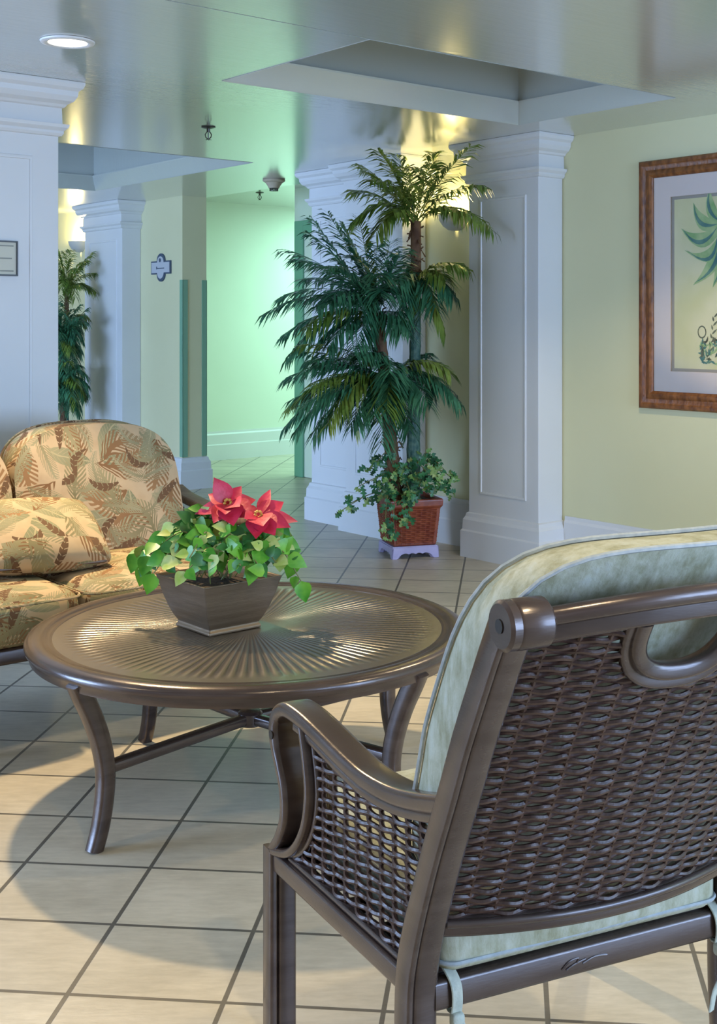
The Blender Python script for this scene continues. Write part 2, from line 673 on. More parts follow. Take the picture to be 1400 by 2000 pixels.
def coffer(name, h, label):
    u0, u1, v0, v1 = h
    prof = [(0.0, CEIL - .002), (.004, CEIL + .004), (.050, CEIL + .096), (.052, CEIL + .104), (.030, CEIL + .106), (.030, CEIL + .40)]
    rings = []
    for o, z in prof:
        rings.append([(v0 + o, u0 + o, z), (v1 - o, u0 + o, z), (v1 - o, u1 - o, z), (v0 + o, u1 - o, z)])
    m2 = MB()
    m2.loft(rings, cap0=False, cap1=True)
    o = struct(name, m2, M['ceiling'], label, 'ceiling coffer', smooth=False)
    return o


coffer('trim_1', H1, 'stepped moulding of the ceiling coffer in front of the framed print')
coffer('trim_2', H2, 'stepped moulding of the ceiling coffer towards the far palm')

# walls
def wall(name, lo, hi, mat, label):
    m2 = MB()
    m2.box(lo, hi)
    return struct(name, m2, mat, label, 'wall')


wall('wall_right', (VW, -4, 0), (VW + .10, 6.60, CEIL), M['wall'], 'pale yellow wall carrying the framed palm print')
wall('wall_far_left', (4.87, 8.285, 0), (5.085, 13.0, CEIL), M['wall'], 'pale yellow wall beyond the corridor opening with a small plaque')
wall('wall_back', (4.0 + 1.09, 9.87, 0), (12.0, 9.97, 2.42), M['greenwall'], 'green lit wall at the end of the corridor')
wall('wall_corridor', (6.05, 5.6, 0), (6.25, 8.45, 2.42), M['greenwall'], 'corridor side wall seen as a narrow strip left of the palm')
wall('wall_end', (-6, 12.6, 0), (4.87, 12.7, CEIL), M['wall'], 'pale yellow end wall behind the left column')


def base_run(name, axis, a, b, face, label, h=.27, t=.022, sign=-1):
    """baseboard: axis 'u' runs along u on a wall face at v=face; axis 'v' runs along v on a face at u=face"""
    prof = [(0, 0), (t, 0), (t, h * .52), (t * .8, h * .56), (t * .75, h * .88), (t * .4, h * .93), (t * .35, h), (0, h)]
    m2 = MB()
    if axis == 'u':
        m2.loft([[(face + sign * o, q, z) for o, z in prof] for q in (a, b)])
    else:
        m2.loft([[(q, face + sign * o, z) for o, z in prof] for q in (a, b)])
    return struct(name, m2, M['white'], label, 'baseboard')


base_run('baseboard_right', 'u', -4, 4.37, VW - .001, 'white stepped baseboard below the framed print')
base_run('baseboard_niche', 'u', 4.94, 5.46, VW - .001, 'white stepped baseboard behind the basket planter')
base_run('baseboard_back', 'v', 5.1, 12, 9.869, 'white baseboard along the green lit end wall')
base_run('baseboard_far_left', 'u', 9.62, 12.6, 4.869, 'white baseboard below the far sconce')


def rect_ring(v0, v1, u0, u1, o, z, sides):
    """corner ring of a rectangle grown by o on the named sides (n = v0 side, s = v1 side, w = u0 side, e = u1 side)"""
    a = v0 - (o if 'n' in sides else 0)
    b = v1 + (o if 's' in sides else 0)
    c = u0 - (o if 'w' in sides else 0)
    d = u1 + (o if 'e' in sides else 0)
    return [(a, c, z), (b, c, z), (b, d, z), (a, d, z)]


CAP = [(0, 2.050), (.010, 2.052), (.016, 2.062), (.016, 2.072), (.030, 2.085), (.034, 2.098), (.012, 2.102), (.010, 2.165), (.020, 2.170), (.026, 2.180),
       (.046, 2.192), (.058, 2.212), (.060, 2.232), (.074, 2.244), (.080, 2.258), (.080, CEIL - .001)]
BASE = [(.034, 0), (.034, .143), (.026, .152), (.024, .205), (.014, .222), (.010, .240), (0, .246)]


def pilaster(name, v0, v1, u0, u1, sides, label, panel_faces, cat='pilaster'):
    """square post with moulded base, capital and raised panel"""
    c = W((u0 + u1) / 2, (v0 + v1) / 2)
    root = thing(name, label, cat, c, TH, kind='structure')
    cu, cv = (u0 + u1) / 2, (v0 + v1) / 2
    a, b, p, q = v0 - cv, v1 - cv, u0 - cu, u1 - cu

    def part(nm, m2, bevel=0.0):
        return m2.build(nm, M['white'], root, bevel=bevel)
    m2 = MB()
    m2.box((a, p, .2), (b, q, 2.06))
    part('shaft', m2, .003)
    m2 = MB()
    m2.loft([rect_ring(a, b, p, q, o, z, sides) for o, z in BASE])
    part('base', m2)
    m2 = MB()
    m2.loft([rect_ring(a, b, p, q, o, z, sides) for o, z in CAP])
    part('capital', m2)
    for face in panel_faces:
        m2 = MB()
        ins = .118 if cat == 'column' else .095
        z0, z1 = .36, 1.955
        pr = [(-.008, 0), (-.006, .005), (0, .006), (.006, .005), (.008, 0)]
        if face == 'n':
            lo, hi = p + ins, q - ins
            fr = lambda s, z, d: (a - d, s, z)
        elif face == 'w':
            lo, hi = a + ins, b - ins
            fr = lambda s, z, d: (s, p - d, z)
        rings = []
        for (s, z, ss, zz) in ((lo, z0, 1, 1), (hi, z0, -1, 1), (hi, z1, -1, -1), (lo, z1, 1, -1)):
            rings.append([fr(s + ss * k, z + zz * k, d) for k, d in pr])
        m2.loft(rings, closed=False, loop=True)
        part('panel_moulding', m2)
    return root


# picture-side pilaster, the pair either side of the corridor, the far one and the square column
pilaster('trim_3', 4.70, 4.884, 4.394, 4.917, 'nwe', 'white panelled pilaster between the framed print and the lit niche', 'n')
pilaster('trim_4', 4.70, 4.884, 5.482, 6.02, 'nwe', 'white panelled pilaster behind the tall potted palm', 'n')
pilaster('trim_5', 4.79, 5.0, 6.025, 6.50, 'ne', 'recessed white corner post at the right of the corridor opening', 'n')
pilaster('trim_6', 4.70, 4.869, 8.94, 9.60, 'nwe', 'blue lit white pilaster left of the plaque', 'n')
pilaster('trim_7', 1.30, 2.195, 4.72, 5.60, 'nswe', 'big white square column behind the sofa', 'nw', 'column')

# jamb of the corridor opening: base block and two green corner guards
root = thing('trim_8', 'pale jamb base and green corner guards at the left of the corridor opening', 'wall end trim', W(8.285, 4.98), TH, kind='structure')
m2 = MB()
m2.loft([rect_ring(-.112, .105, -.004, .30, o, z, 'nws') for o, z in BASE])
m2.build('base', M['white'], root)
for v in (-.111, .062):
    m2 = MB()
    m2.box((v, -.006, .25), (v + .045, -.001, 1.62))
    m2.box((v if v < 0 else v + .040, -.006, .25), (v + .005 if v < 0 else v + .045, .04, 1.62))
    m2.build('corner_guard', M['guard'], root)

# corridor door with casing
root = thing('door_1', 'green painted corridor door and casing beside the palm', 'door', W(7.85, 6.05), TH, kind='structure')
m2 = MB()
m2.box((-.035, .44, 0), (-.001, .56, 2.14))
m2.box((-.035, -.56, 0), (-.001, -.44, 2.14))
m2.box((-.035, -.44, 2.03), (-.001, .44, 2.14))
m2.build('casing', M['doorgreen'], root, bevel=.006)
m2 = MB()
m2.box((-.018, -.439, .005), (-.002, .439, 2.029))
for z0, z1 in ((.15, .95), (1.08, 1.9)):
    for y0, y1 in ((-.36, -.05), (.05, .36)):
        m2.box((-.024, y0, z0), (-.017, y1, z1))
m2.build('leaf', M['greenwall'], root, bevel=.003)
m2 = MB()
m2.cyl((-.02, -.37, 1.0), (-.07, -.37, 1.0), .012)
m2.lathe([(.0, -.02), (.02, -.014), (.026, 0), (.02, .014), (0, .02)], 16, (-.08, -.37, 1.0))
m2.build('knob', M['sprink'], root, smooth=True)

# ------------------------------------------------------------------ ceiling fittings
root = thing('recessed_downlight', 'glowing round recessed downlight in the ceiling above the sofa', 'ceiling light', (-1.12, 4.28, CEIL))
m2 = MB()
m2.lathe([(.068, -.001), (.068, -.006), (.078, -.010), (.092, -.006), (.094, -.001)], 40)
m2.build('trim_ring', M['white'], root, smooth=True)
m2 = MB()
m2.lathe([(.0, -.004), (.066, -.004), (.066, -.002), (.0, -.002)], 40)
m2.build('lens', M['lamp'], root)


def sprinkler(loc, label):
    root = thing('fire_sprinkler', label, 'sprinkler', loc, group='fire sprinklers on the ceilings')
    m2 = MB()
    m2.lathe([(0, -.0005), (.035, -.0005), (.036, -.004), (.02, -.009), (.009, -.010), (.009, -.028), (0, -.028)], 24)
    m2.build('escutcheon', M['sprink'], root, smooth=True)
    m2 = MB()
    for s in (-1, 1):
        m2.tube([(s * .008, 0, -.026), (s * .016, 0, -.04), (s * .012, 0, -.054), (0, 0, -.062)], .0028, 6, up=(0, 1, 0))
    m2.cyl((0, 0, -.03), (0, 0, -.06), .003, 8)
    m2.build('frame_arms', M['sprink'], root, smooth=True)
    m2 = MB()
    for k in range(8):
        a = 2 * pi * k / 8
        m2.add([(cos(a - .25) * .008, sin(a - .25) * .008, -.062), (cos(a - .2) * .019, sin(a - .2) * .019, -.065), (cos(a + .2) * .019, sin(a + .2) * .019, -.065), (cos(a + .25) * .008, sin(a + .25) * .008, -.062)], [(0, 1, 2, 3)])
    m2.cyl((0, 0, -.0615), (0, 0, -.0635), .009, 16)
    m2.build('deflector', M['sprink'], root)
    return root


sprinkler((-.905, 6.15, CEIL), 'dark fire sprinkler head on the main ceiling left of the coffer')
sprinkler((*W(8.9, 6.0)[:2], 2.42), 'small distant fire sprinkler on the corridor ceiling')

root = thing('smoke_detector', 'beige cone shaped smoke detector on the ceiling before the corridor', 'smoke detector', (-.79, 8.42, CEIL))
m2 = MB()
m2.lathe([(0, -.0005), (.075, -.0005), (.078, -.006), (.074, -.014), (.06, -.022), (.0, -.022)], 32)
m2.build('mounting_plate', M['beige'], root, smooth=True)
m2 = MB()
m2.lathe([(0, -.0225), (.058, -.0225), (.05, -.035), (.04, -.05), (.036, -.06), (.0, -.06)], 32)
m2.build('sensor_body', M['beige'], root, smooth=True)
m2 = MB()
for k in range(10):
    a = 2 * pi * k / 10
    m2.box((cos(a) * .026 - .004, sin(a) * .026 - .004, -.076), (cos(a) * .026 + .004, sin(a) * .026 + .004, -.0605))
m2.cyl((0, 0, -.0765), (0, 0, -.08), .03, 20)
m2.build('sensor_cage', M['sprink'], root)


# ------------------------------------------------------------------ sconces
def sconce(u, v_face, z, label, r=.115):
    root = thing('wall_sconce', label, 'wall light', W(u, v_face - .001, z), TH, group='bowl sconces in the wall niches')
    # half bowl, open on top, flat side on the wall (wall normal is -x locally)
    m2 = MB()
    prof = [(.012, -.085), (.05, -.078), (.082, -.055), (.104, -.02), (.112, .012), (.106, .012), (.098, -.018), (.077, -.048), (.046, -.068), (.012, -.074)]
    rings = []
    for i in range(25):
        a = pi / 2 + pi * i / 24
        rings.append([(cos(a) * q * .95 - .002, sin(a) * q * r / .112, w) for q, w in prof])
    m2.loft(rings, closed=True)
    m2.build('bowl', M['sconce'], root, smooth=True)
    m2 = MB()
    m2.box((-.012, -.05, -.06), (-.001, .05, .01))
    m2.build('back_plate', M['sconce'], root, bevel=.004)
    m2 = MB()
    m2.cyl((-.045, 0, -.04), (-.045, 0, -.01), .014, 16)
    m2.build('bulb', M['lamp'], root)
    return root


sconce(5.21, VW, 1.905, 'pale half bowl sconce glowing in the niche behind the palm')
sconce(10.02, 4.87, 1.99, 'pale half bowl sconce above the far palm beside the left column')

# ------------------------------------------------------------------ plaque and notice
root = thing('wall_plaque', 'small quatrefoil plaque with dark rim on the wall left of the corridor', 'sign', W(8.60, 4.87, 1.725), TH)


def quatrefoil(w, h, lobe):
    """outline in (s, z): a bar with a round lobe above and below"""
    pts = []
    pts += [(w, -h), (w, h), (lobe, h)]
    pts += [(lobe * cos(radians(a)), h + lobe * .95 * sin(radians(a))) for a in range(10, 180, 10)]
    pts += [(-lobe, h), (-w, h), (-w, -h), (-lobe, -h)]
    pts += [(lobe * cos(radians(a)), -h + lobe * .95 * sin(radians(a))) for a in range(190, 360, 10)]
    pts += [(lobe, -h)]
    return pts


m2 = MB()
m2.prism(quatrefoil(.152, .052, .062), -.012, -.001, lambda s, z, d: (d, -s, z))
m2.build('rim', M['plaque_rim'], root)
m2 = MB()
m2.prism(quatrefoil(.140, .041, .050), -.015, -.0125, lambda s, z, d: (d, -s, z))
m2.build('face', M['plaque'], root)
m2 = MB()
m2.box((-.0165, -.062, -.010), (-.0155, .045, -.002))
m2.box((-.0165, .048, -.013), (-.0155, .062, .008))
m2.build('lettering', M['plaque_rim'], root)
m2 = MB()
m2.cyl((-.0155, .005, .058), (-.0165, .005, .058), .016, 20)
m2.build('emblem', M['plaque_rim'], root)

root = thing('framed_notice', 'small black framed notice on the square column', 'notice', W(4.72, 2.0, 1.545), TH)
m2 = MB()
for lo, hi in (((-.098, -.012, -.070), (.012, -.001, -.064)), ((-.098, -.012, .064), (.012, -.001, .070)), ((-.104, -.012, -.070), (-.098, -.001, .070)), ((.012, -.012, -.070), (.018, -.001, .070))):
    m2.box(lo, hi)
m2.build('frame', M['black'], root)
m2 = MB()
m2.box((-.098, -.006, -.064), (.012, -.001, .064))
m2.build('paper', M['paper'], root)
for z, x0, x1 in ((.050, -.085, .001), (.000, -.085, -.006), (-.050, -.085, .001)):
    m2 = MB()
    m2.box((x0, -.0075, z - .0025), (x1, -.0062, z + .0025))
    m2.build('printed_line', M['ink'], root)

# ------------------------------------------------------------------ framed print on the right wall
FU0, FU1, FZ0, FZ1 = 2.93, 3.872, .868, 2.085
root = thing('framed_print', 'large carved wooden frame with a palm tree print on the yellow wall', 'picture', W((FU0 + FU1) / 2, VW, (FZ0 + FZ1) / 2), TH)
hw, hh = (FU1 - FU0) / 2, (FZ1 - FZ0) / 2


def pic_ring(hw, hh, prof):
    rings = []
    for sx, sz in ((-1, -1), (1, -1), (1, 1), (-1, 1)):
        rings.append([(-d - .001, sx * (hw - o), sz * (hh - o)) for o, d in prof])
    return rings


m2 = MB()
m2.loft(pic_ring(hw, hh, [(0, 0), (0, .020), (.008, .030), (.022, .032), (.030, .026), (.048, .024), (.058, .030), (.072, .032), (.080, .026), (.086, .018), (.086, 0)]), loop=True)
m2.build('frame', M['wood'], root, smooth=True, angle=35)
m2 = MB()
m2.loft(pic_ring(hw - .0865, hh - .0865, [(0, .001), (0, .011), (.098, .011), (.100, .009), (.100, .001)]), loop=True)
m2.build('mat', M['matboard'], root)
M['print_bg'] = noisy('print_background', (0.72, 0.70, 0.38), (0.80, 0.76, 0.48), 6, 0.8)
M['print_green'] = noisy('print_leaf_green', (0.26, 0.46, 0.18), (0.50, 0.62, 0.30), 14, 0.8)
M['print_dark'] = noisy('print_leaf_dark', (0.06, 0.18, 0.18), (0.16, 0.32, 0.24), 14, 0.8)
M['print_trunk'] = noisy('print_trunk', (0.11, 0.12, 0.08), (0.22, 0.24, 0.14), 20, 0.8)
M['print_shade'] = base_mat('print_border', (0.38, 0.35, 0.30), 0.8)
pw, ph = hw - .187, hh - .187
m2 = MB()
D0 = -.003
m2.box((D0, -pw, -ph), (-.0015, pw, ph))
m2.cur = 4
bt = .014
for lo, hi in (((-pw, -ph), (pw, -ph + bt)), ((-pw, ph - bt), (pw, ph)), ((-pw, -ph + bt), (-pw + bt, ph - bt)), ((pw - bt, -ph + bt), (pw, ph - bt))):
    m2.box((D0 - .0004, lo[0], lo[1]), (D0, hi[0], hi[1]))


def blade(m2, base, tip, wd, bend, mi, layer):
    """a painted leaf: flat lens along a bent line (s to the viewer's left is +y)"""
    m2.cur = mi
    b, t = Vector(base), Vector(tip)
    dv = t - b
    nrm = Vector((-dv.y, dv.x)).normalized()
    n = 10
    A, B = [], []
    for i in range(n + 1):
        k = i / n
        c = b + dv * k + nrm * (bend * 4 * k * (1 - k))
        h = wd * (sin(pi * min(1, k ** .8))) * .5
        A.append(c + nrm * h)
        B.append(c - nrm * h)
    d = D0 - .0004 - .0003 * layer
    vsx = [(d, p.x, p.y) for p in A] + [(d, p.x, p.y) for p in B]
    m2.add(vsx, [(i, i + 1, n + 2 + i, n + 1 + i) for i in range(n)])


cx0, cz0 = -.005, .262    # crown of the painted palm (y = towards the left of the photo)
m2.cur = 3
tr = []
for k in range(9):
    z = cz0 - (cz0 + ph - .06) * k / 8
    tr.append((z, .016 + .010 * k / 8))
m2.add([(D0 - .0006, cx0 + w, z) for z, w in tr] + [(D0 - .0006, cx0 - w, z) for z, w in tr], [(i, i + 1, 10 + i, 9 + i) for i in range(8)])
lv = [((.165, .125), .095, -.03), ((.235, .005), .10, -.04), ((.215, -.10), .09, -.06), ((.165, -.27), .10, -.03), ((.055, -.285), .09, -.015),
      ((-.15, .12), .09, .03), ((-.22, .0), .10, .04), ((-.19, -.13), .09, .06), ((-.12, -.25), .09, .03), ((.07, .19), .08, -.02), ((-.06, .2), .08, .02)]
for q, ((dx, dz), wd, bd) in enumerate(lv):
    blade(m2, (cx0, cz0), (cx0 + dx, cz0 + dz), wd * .72, bd * 1.5, 1, 1 + q % 4)
    blade(m2, (cx0 + dx * .12, cz0 + dz * .12), (cx0 + dx * .96, cz0 + dz * .96), wd * .22, bd * 1.6 - .006, 2, 6)
rr = random.Random(3)
for q in range(60):
    a = rr.uniform(0, pi)
    bx, bz = cx0 + .06 + rr.uniform(-.05, .07), -ph + .035 + rr.uniform(0, .11)
    blade(m2, (bx, bz), (bx + .035 * cos(a), bz + .035 * sin(a)), .010, .004, rr.choice((1, 2, 2, 3)), 2 + q % 4)
m2.cur = 3
for q in range(16):
    a0, a1 = 2 * pi * q / 16, 2 * pi * (q + 1) / 16
    c = (cx0 + .115, -ph + .19)
    m2.add([(D0 - .001, c[0] + r * cos(a) * .8, c[1] + r * sin(a)) for a in (a0, a1) for r in (.024, .031)], [(0, 1, 3, 2)])
for q in range(9):
    blade(m2, (cx0 + .07 - q * .003, -ph + .10 + q * .02), (cx0 + .055 - q * .003 + (.02 if q % 2 else -.012), -ph + .125 + q * .02), .009, 0, 3, 3)
m2.build('print', [M['print_bg'], M['print_green'], M['print_dark'], M['print_trunk'], M['print_shade']], root)
m2 = MB()
m2.box((-.0148, -hw + .0875, -hh + .0875), (-.0128, hw - .0875, hh - .0875))
m2.build('glass', M['glass'], root)

# ------------------------------------------------------------------ coffee table
TC = Vector((-.385, 3.405, 0))
TR = .603
root = thing('coffee_table', 'round dark bronze coffee table with sunburst top and curved legs', 'table', TC)
m2 = MB()
m2.lathe([(0, .432), (.53, .432), (.53, .4475), (0, .4475)], 128)
m2.build('tabletop', M['tabletop'], root, smooth=True)
m2 = MB()
rim = [(.530, .430), (.530, .4478), (.538, .4500), (.546, .4486), (.550, .4505), (.566, .4530), (.588, .4520), (.599, .4465), (TR, .438), (.601, .428), (.594, .422), (.590, .404), (.580, .402), (.575, .428)]
m2.loft([[(r * cos(2 * pi * i / 128), r * sin(2 * pi * i / 128), z) for r, z in rim] for i in range(128)], loop=True)
m2.build('rim', M['bronze'], root, smooth=True, angle=50)
LA = atan2(-.776, -.63)
LANG = [LA, radians(322), radians(40), radians(134)]
legline = [(.580, .425), (.562, .385), (.533, .325), (.508, .255), (.496, .19), (.498, .13), (.510, .06), (.530, .0)]
for k in range(4):
    a = LANG[k]
    m2 = MB()
    path = [(r * cos(a), r * sin(a), z) for r, z in [tuple(p) for p in spline(legline, 5)]]
    n = len(path)
    m2.sweep(path, rrect(.040, .048, .007, 2), up=(cos(a), sin(a), .0), scales=[1.0 - .22 * (i / (n - 1)) for i in range(n)])
    leg = m2.build('leg', M['bronze'], root, smooth=True, angle=50)
    m2 = MB()
    m2.box((-.03, -.018, .390), (.03, .018, .431))
    b = m2.build('mounting_bracket', M['bronze'], leg, bevel=.004, loc=(.46 * cos(a), .46 * sin(a), 0), rotz=a)
for a in LANG:
    m2 = MB()
    m2.sweep([(.02 * cos(a), .02 * sin(a), .195), (.490 * cos(a), .490 * sin(a), .195)], rrect(.032, .028, .006, 2))
    m2.build('stretcher', M['bronze'], root, smooth=True, angle=50)
m2 = MB()
m2.lathe([(0, .176), (.03, .176), (.034, .18), (.034, .21), (.028, .216), (0, .218)], 24)
m2.build('stretcher_hub', M['bronze'], root, smooth=True)


# ------------------------------------------------------------------ leaves
def leaf_pts(kind, L, wd, n=6):
    """half-outline (t, w) of a leaf"""
    out = []
    for i in range(n + 1):
        t = i / n
        if kind == 'heart':
            w = wd * (sin(pi * t ** .62)) * (1.0 if t > .05 else .6)
        elif kind == 'bract':
            w = wd * sin(pi * t ** .85) ** 1.1
        elif kind == 'ivy':
            w = wd * (0.55 + .75 * sin(pi * t) if i % 2 else .42 * sin(pi * t)) * (1 - t * .55)
            if t >= 1:
                w = 0
        else:
            w = wd * sin(pi * t)
        out.append((t * L, w))
    return out


def add_leaf(m2, base, d, nrm, L, wd, kind, droop=.3, fold=.25, n=6):
    d = Vector(d).normalized()
    nrm = Vector(nrm)
    s = d.cross(nrm)
    if s.length < 1e-4:
        s = d.orthogonal()
    s.normalize()
    nrm = s.cross(d).normalized()
    mid, le, ri = [], [], []
    base = Vector(base)
    for t, w in leaf_pts(kind, L, wd, n):
        q = t / L
        c = base + d * t - nrm * (droop * L * q * q)
        mid.append(c)
        le.append(c + s * w + nrm * (w * fold))
        ri.append(c - s * w + nrm * (w * fold))
    k = len(mid)
    m2.add(mid + le + ri, [(i, i + 1, k + i + 1, k + i) for i in range(k - 1)] + [(i + 1, i, 2 * k + i, 2 * k + i + 1) for i in range(k - 1)])


# ------------------------------------------------------------------ poinsettia bowl on the table
BC = Vector((-.473, 3.405, .4482))
ROTB = radians(45 - 4)
root = thing('flower_bowl', 'square bronze bowl of red poinsettia and pothos on the round table', 'plant', BC, ROTB)
m2 = MB()
prof = [(.084, .0), (.086, .006), (.082, .012), (.080, .016), (.090, .032), (.101, .058), (.111, .088), (.119, .118), (.125, .140), (.127, .144), (.122, .145), (.116, .138), (.108, .110), (.0, .108)]
rings = [[(s, s, z) if False else (sx * s, sy * s, z) for sx, sy in ((-1, -1), (1, -1), (1, 1), (-1, 1))] for s, z in prof]
m2.loft(rings)
m2.build('bowl', M['bowl'], root, bevel=.0025)
m2 = MB()
m2.rbox((.215, .215, .022), .008, 10, (0, 0, .008), (0, 0, .117))
sl = m2.build('soil', M['soil'], root, smooth=True)

inv = Matrix.Rotation(-ROTB, 4, 'Z')


def loc_bowl(px, py, Y):
    return inv @ (sight(px, py, Y) - BC)


# poinsettia heads: red bracts round a yellow centre on a green stem
def poinsettia(px, py, Y, tips, nm='poinsettia'):
    c = loc_bowl(px, py, Y)
    st = MB()
    st.tube(spline([(c.x * .25, c.y * .25, .12), (c.x * .5, c.y * .5, .12 + (c.z - .12) * .5), tuple(c)], 5), .004, 7)
    stem = st.build('poinsettia_stem', M['stem'], root, smooth=True)
    head = MB()
    for (tx, ty, dY, wd) in tips:
        t = loc_bowl(tx, ty, Y + dY)
        d = t - c
        L = d.length
        nrm = Vector((0, 0, 1)) if abs(d.normalized().z) < .9 else (inv @ Vector((0, -1, 0)))
        view = inv @ Vector((0, -1, .55))
        nrm = (nrm * .35 + view).normalized()
        add_leaf(head, c, d + nrm * (.12 * L), nrm, L * 1.04, L * wd, 'bract', .16, .22, 8)
    h = head.build('poinsettia_flower', M['red'], stem, smooth=True)
    h['label'] = 'red bracts'
    ce2 = MB()
    for q in range(7):
        a = q * 2.4
        p = c + inv @ Vector((.009 * cos(a), -.012, .009 * sin(a) + .006))
        ce2.lathe([(0, -.004), (.004, -.002), (.0045, .002), (0, .005)], 8, p)
    ce2.build('flower_centre', M['yellow'], h, smooth=True)


poinsettia(446, 985, 3.42, [(420, 935, -.01, .36), (408, 965, .03, .34), (470, 950, .03, .36), (418, 1018, -.07, .36), (455, 1022, -.09, .38), (492, 1008, -.06, .38), (498, 975, .05, .3), (382, 1002, .02, .22), (440, 1000, -.08, .4), (465, 985, -.07, .4)])
poinsettia(505, 1008, 3.38, [(552, 980, .05, .34), (565, 1028, -.02, .3), (580, 1016, .06, .2), (527, 956, .07, .18), (480, 1010, -.06, .36), (500, 1048, -.08, .36), (535, 1042, -.07, .38), (525, 985, .03, .4), (470, 990, .03, .3), (512, 1022, -.09, .4)])

# pothos vines, each with its own leaves
gr = random.Random(11)
vines = [((350, 1040), (290, 1085), -.02), ((360, 1030), (268, 1080), .05), ((345, 1065), (300, 1120), -.08), ((380, 1020), (335, 1055), .06), ((400, 1040), (370, 1090), -.12), ((385, 1000), (400, 1020), .08),
         ((430, 1060), (420, 1110), -.13), ((410, 1070), (360, 1120), -.12), ((450, 1070), (470, 1105), -.14), ((470, 1065), (510, 1110), -.12), ((520, 1050), (555, 1080), -.05), ((530, 1040), (575, 1090), .03),
         ((540, 1060), (588, 1135), -.04), ((505, 1060), (540, 1100), -.10), ((450, 1040), (440, 1075), -.10), ((480, 1045), (490, 1075), -.08), ((545, 1030), (560, 1050), .09), ((330, 1050), (285, 1105), .02)]
for vi, (a, b, dY) in enumerate(vines):
    p0 = Vector((gr.uniform(-.06, .06), gr.uniform(-.06, .06), .123))
    p1 = loc_bowl(a[0], a[1], 3.405 + dY * .6)
    p2 = loc_bowl(b[0], b[1], 3.405 + dY)
    if p1.z < .15:
        p1.z = .15
    path = spline([p0, p0 * .4 + p1 * .6 + Vector((0, 0, .03)), p1, p2], 5)
    m2 = MB()
    m2.tube(path, .0018, 5)
    vine = m2.build('pothos_vine', M['stem'], root, smooth=True)
    if vi in (0, 1, 2, 11, 12, 17):
        # the longest runners end in a big hanging leaf
        lm = MB()
        for kk, (dx, dz) in ((len(path) - 1, (.25 if vi == 12 else -.35, -1)), (len(path) - 4, (.7 if vi in (11, 12) else -.8, -.3))):
            add_leaf(lm, path[kk], inv @ Vector((dx, -.1, dz)), inv @ Vector((.1, -1, .5)), .062, .024, 'heart', .2, .2, 6)
        lm.build('foliage', M['pothos'], vine, smooth=True)
    for mi, mat in enumerate(('pothos', 'pothos_pale', 'pothos_dark')):
        lm = MB()
        cnt = {0: 7, 1: 4, 2: 5}[mi]
        for q in range(cnt):
            k = int(gr.uniform(.35, 1.0) * (len(path) - 1)) if q else (len(path) - 1 if mi == vi % 3 else len(path) - 5)
            p = Vector(path[k]) + Vector((gr.uniform(-.014, .014), gr.uniform(-.014, .014), gr.uniform(-.012, .014)))
            view = inv @ Vector((gr.uniform(-.6, .6), -1, gr.uniform(.2, 1.3)))
            d = inv @ Vector((gr.uniform(-1, 1), gr.uniform(-.5, .3), gr.uniform(-1.1, .35)))
            L = gr.uniform(.030, .062)
            add_leaf(lm, p, d, view, L, L * gr.uniform(.36, .46), 'heart', gr.uniform(.1, .35), .2, 6)
        lm.build('foliage', M[mat], vine, smooth=True)

# ------------------------------------------------------------------ armchair
CO = Vector((.046, 1.731, 0))
CA = radians(25.065)
CW = .617
XH = .275


def splay(p):
    # the seat is wider at the front than at the back
    k = .0746 * max(0.0, p.y - .035) / (CW / 2)
    return Vector((CW / 2 + (p.x - CW / 2) * (1 + k), p.y, p.z))


MB.post = splay
arm_root = thing('armchair', 'dark bronze armchair with woven wicker back and pale cushions', 'chair', CO, CA)
STY = [(0, .046), (.15, .061), (.26, .065), (.34, .060), (.40, .0435), (.46, .020), (.55, -.020), (.65, -.070), (.73, -.108), (.82, -.157), (.86, -.179), (.91, -.208), (1.0, -.258)]
STP = [tuple(p) for p in spline([(z, y, 0) for z, y in STY], 8)]
STT = [(p[0], p[1]) for p in STP]


def sy(z):
    return interp(STT, z)


XC = CW / 2


def bow(x, b=.052):
    return b * (1 - ((x - XC) / (XC - .05)) ** 2)


def mir(x, side):
    return x if side == 0 else CW - x


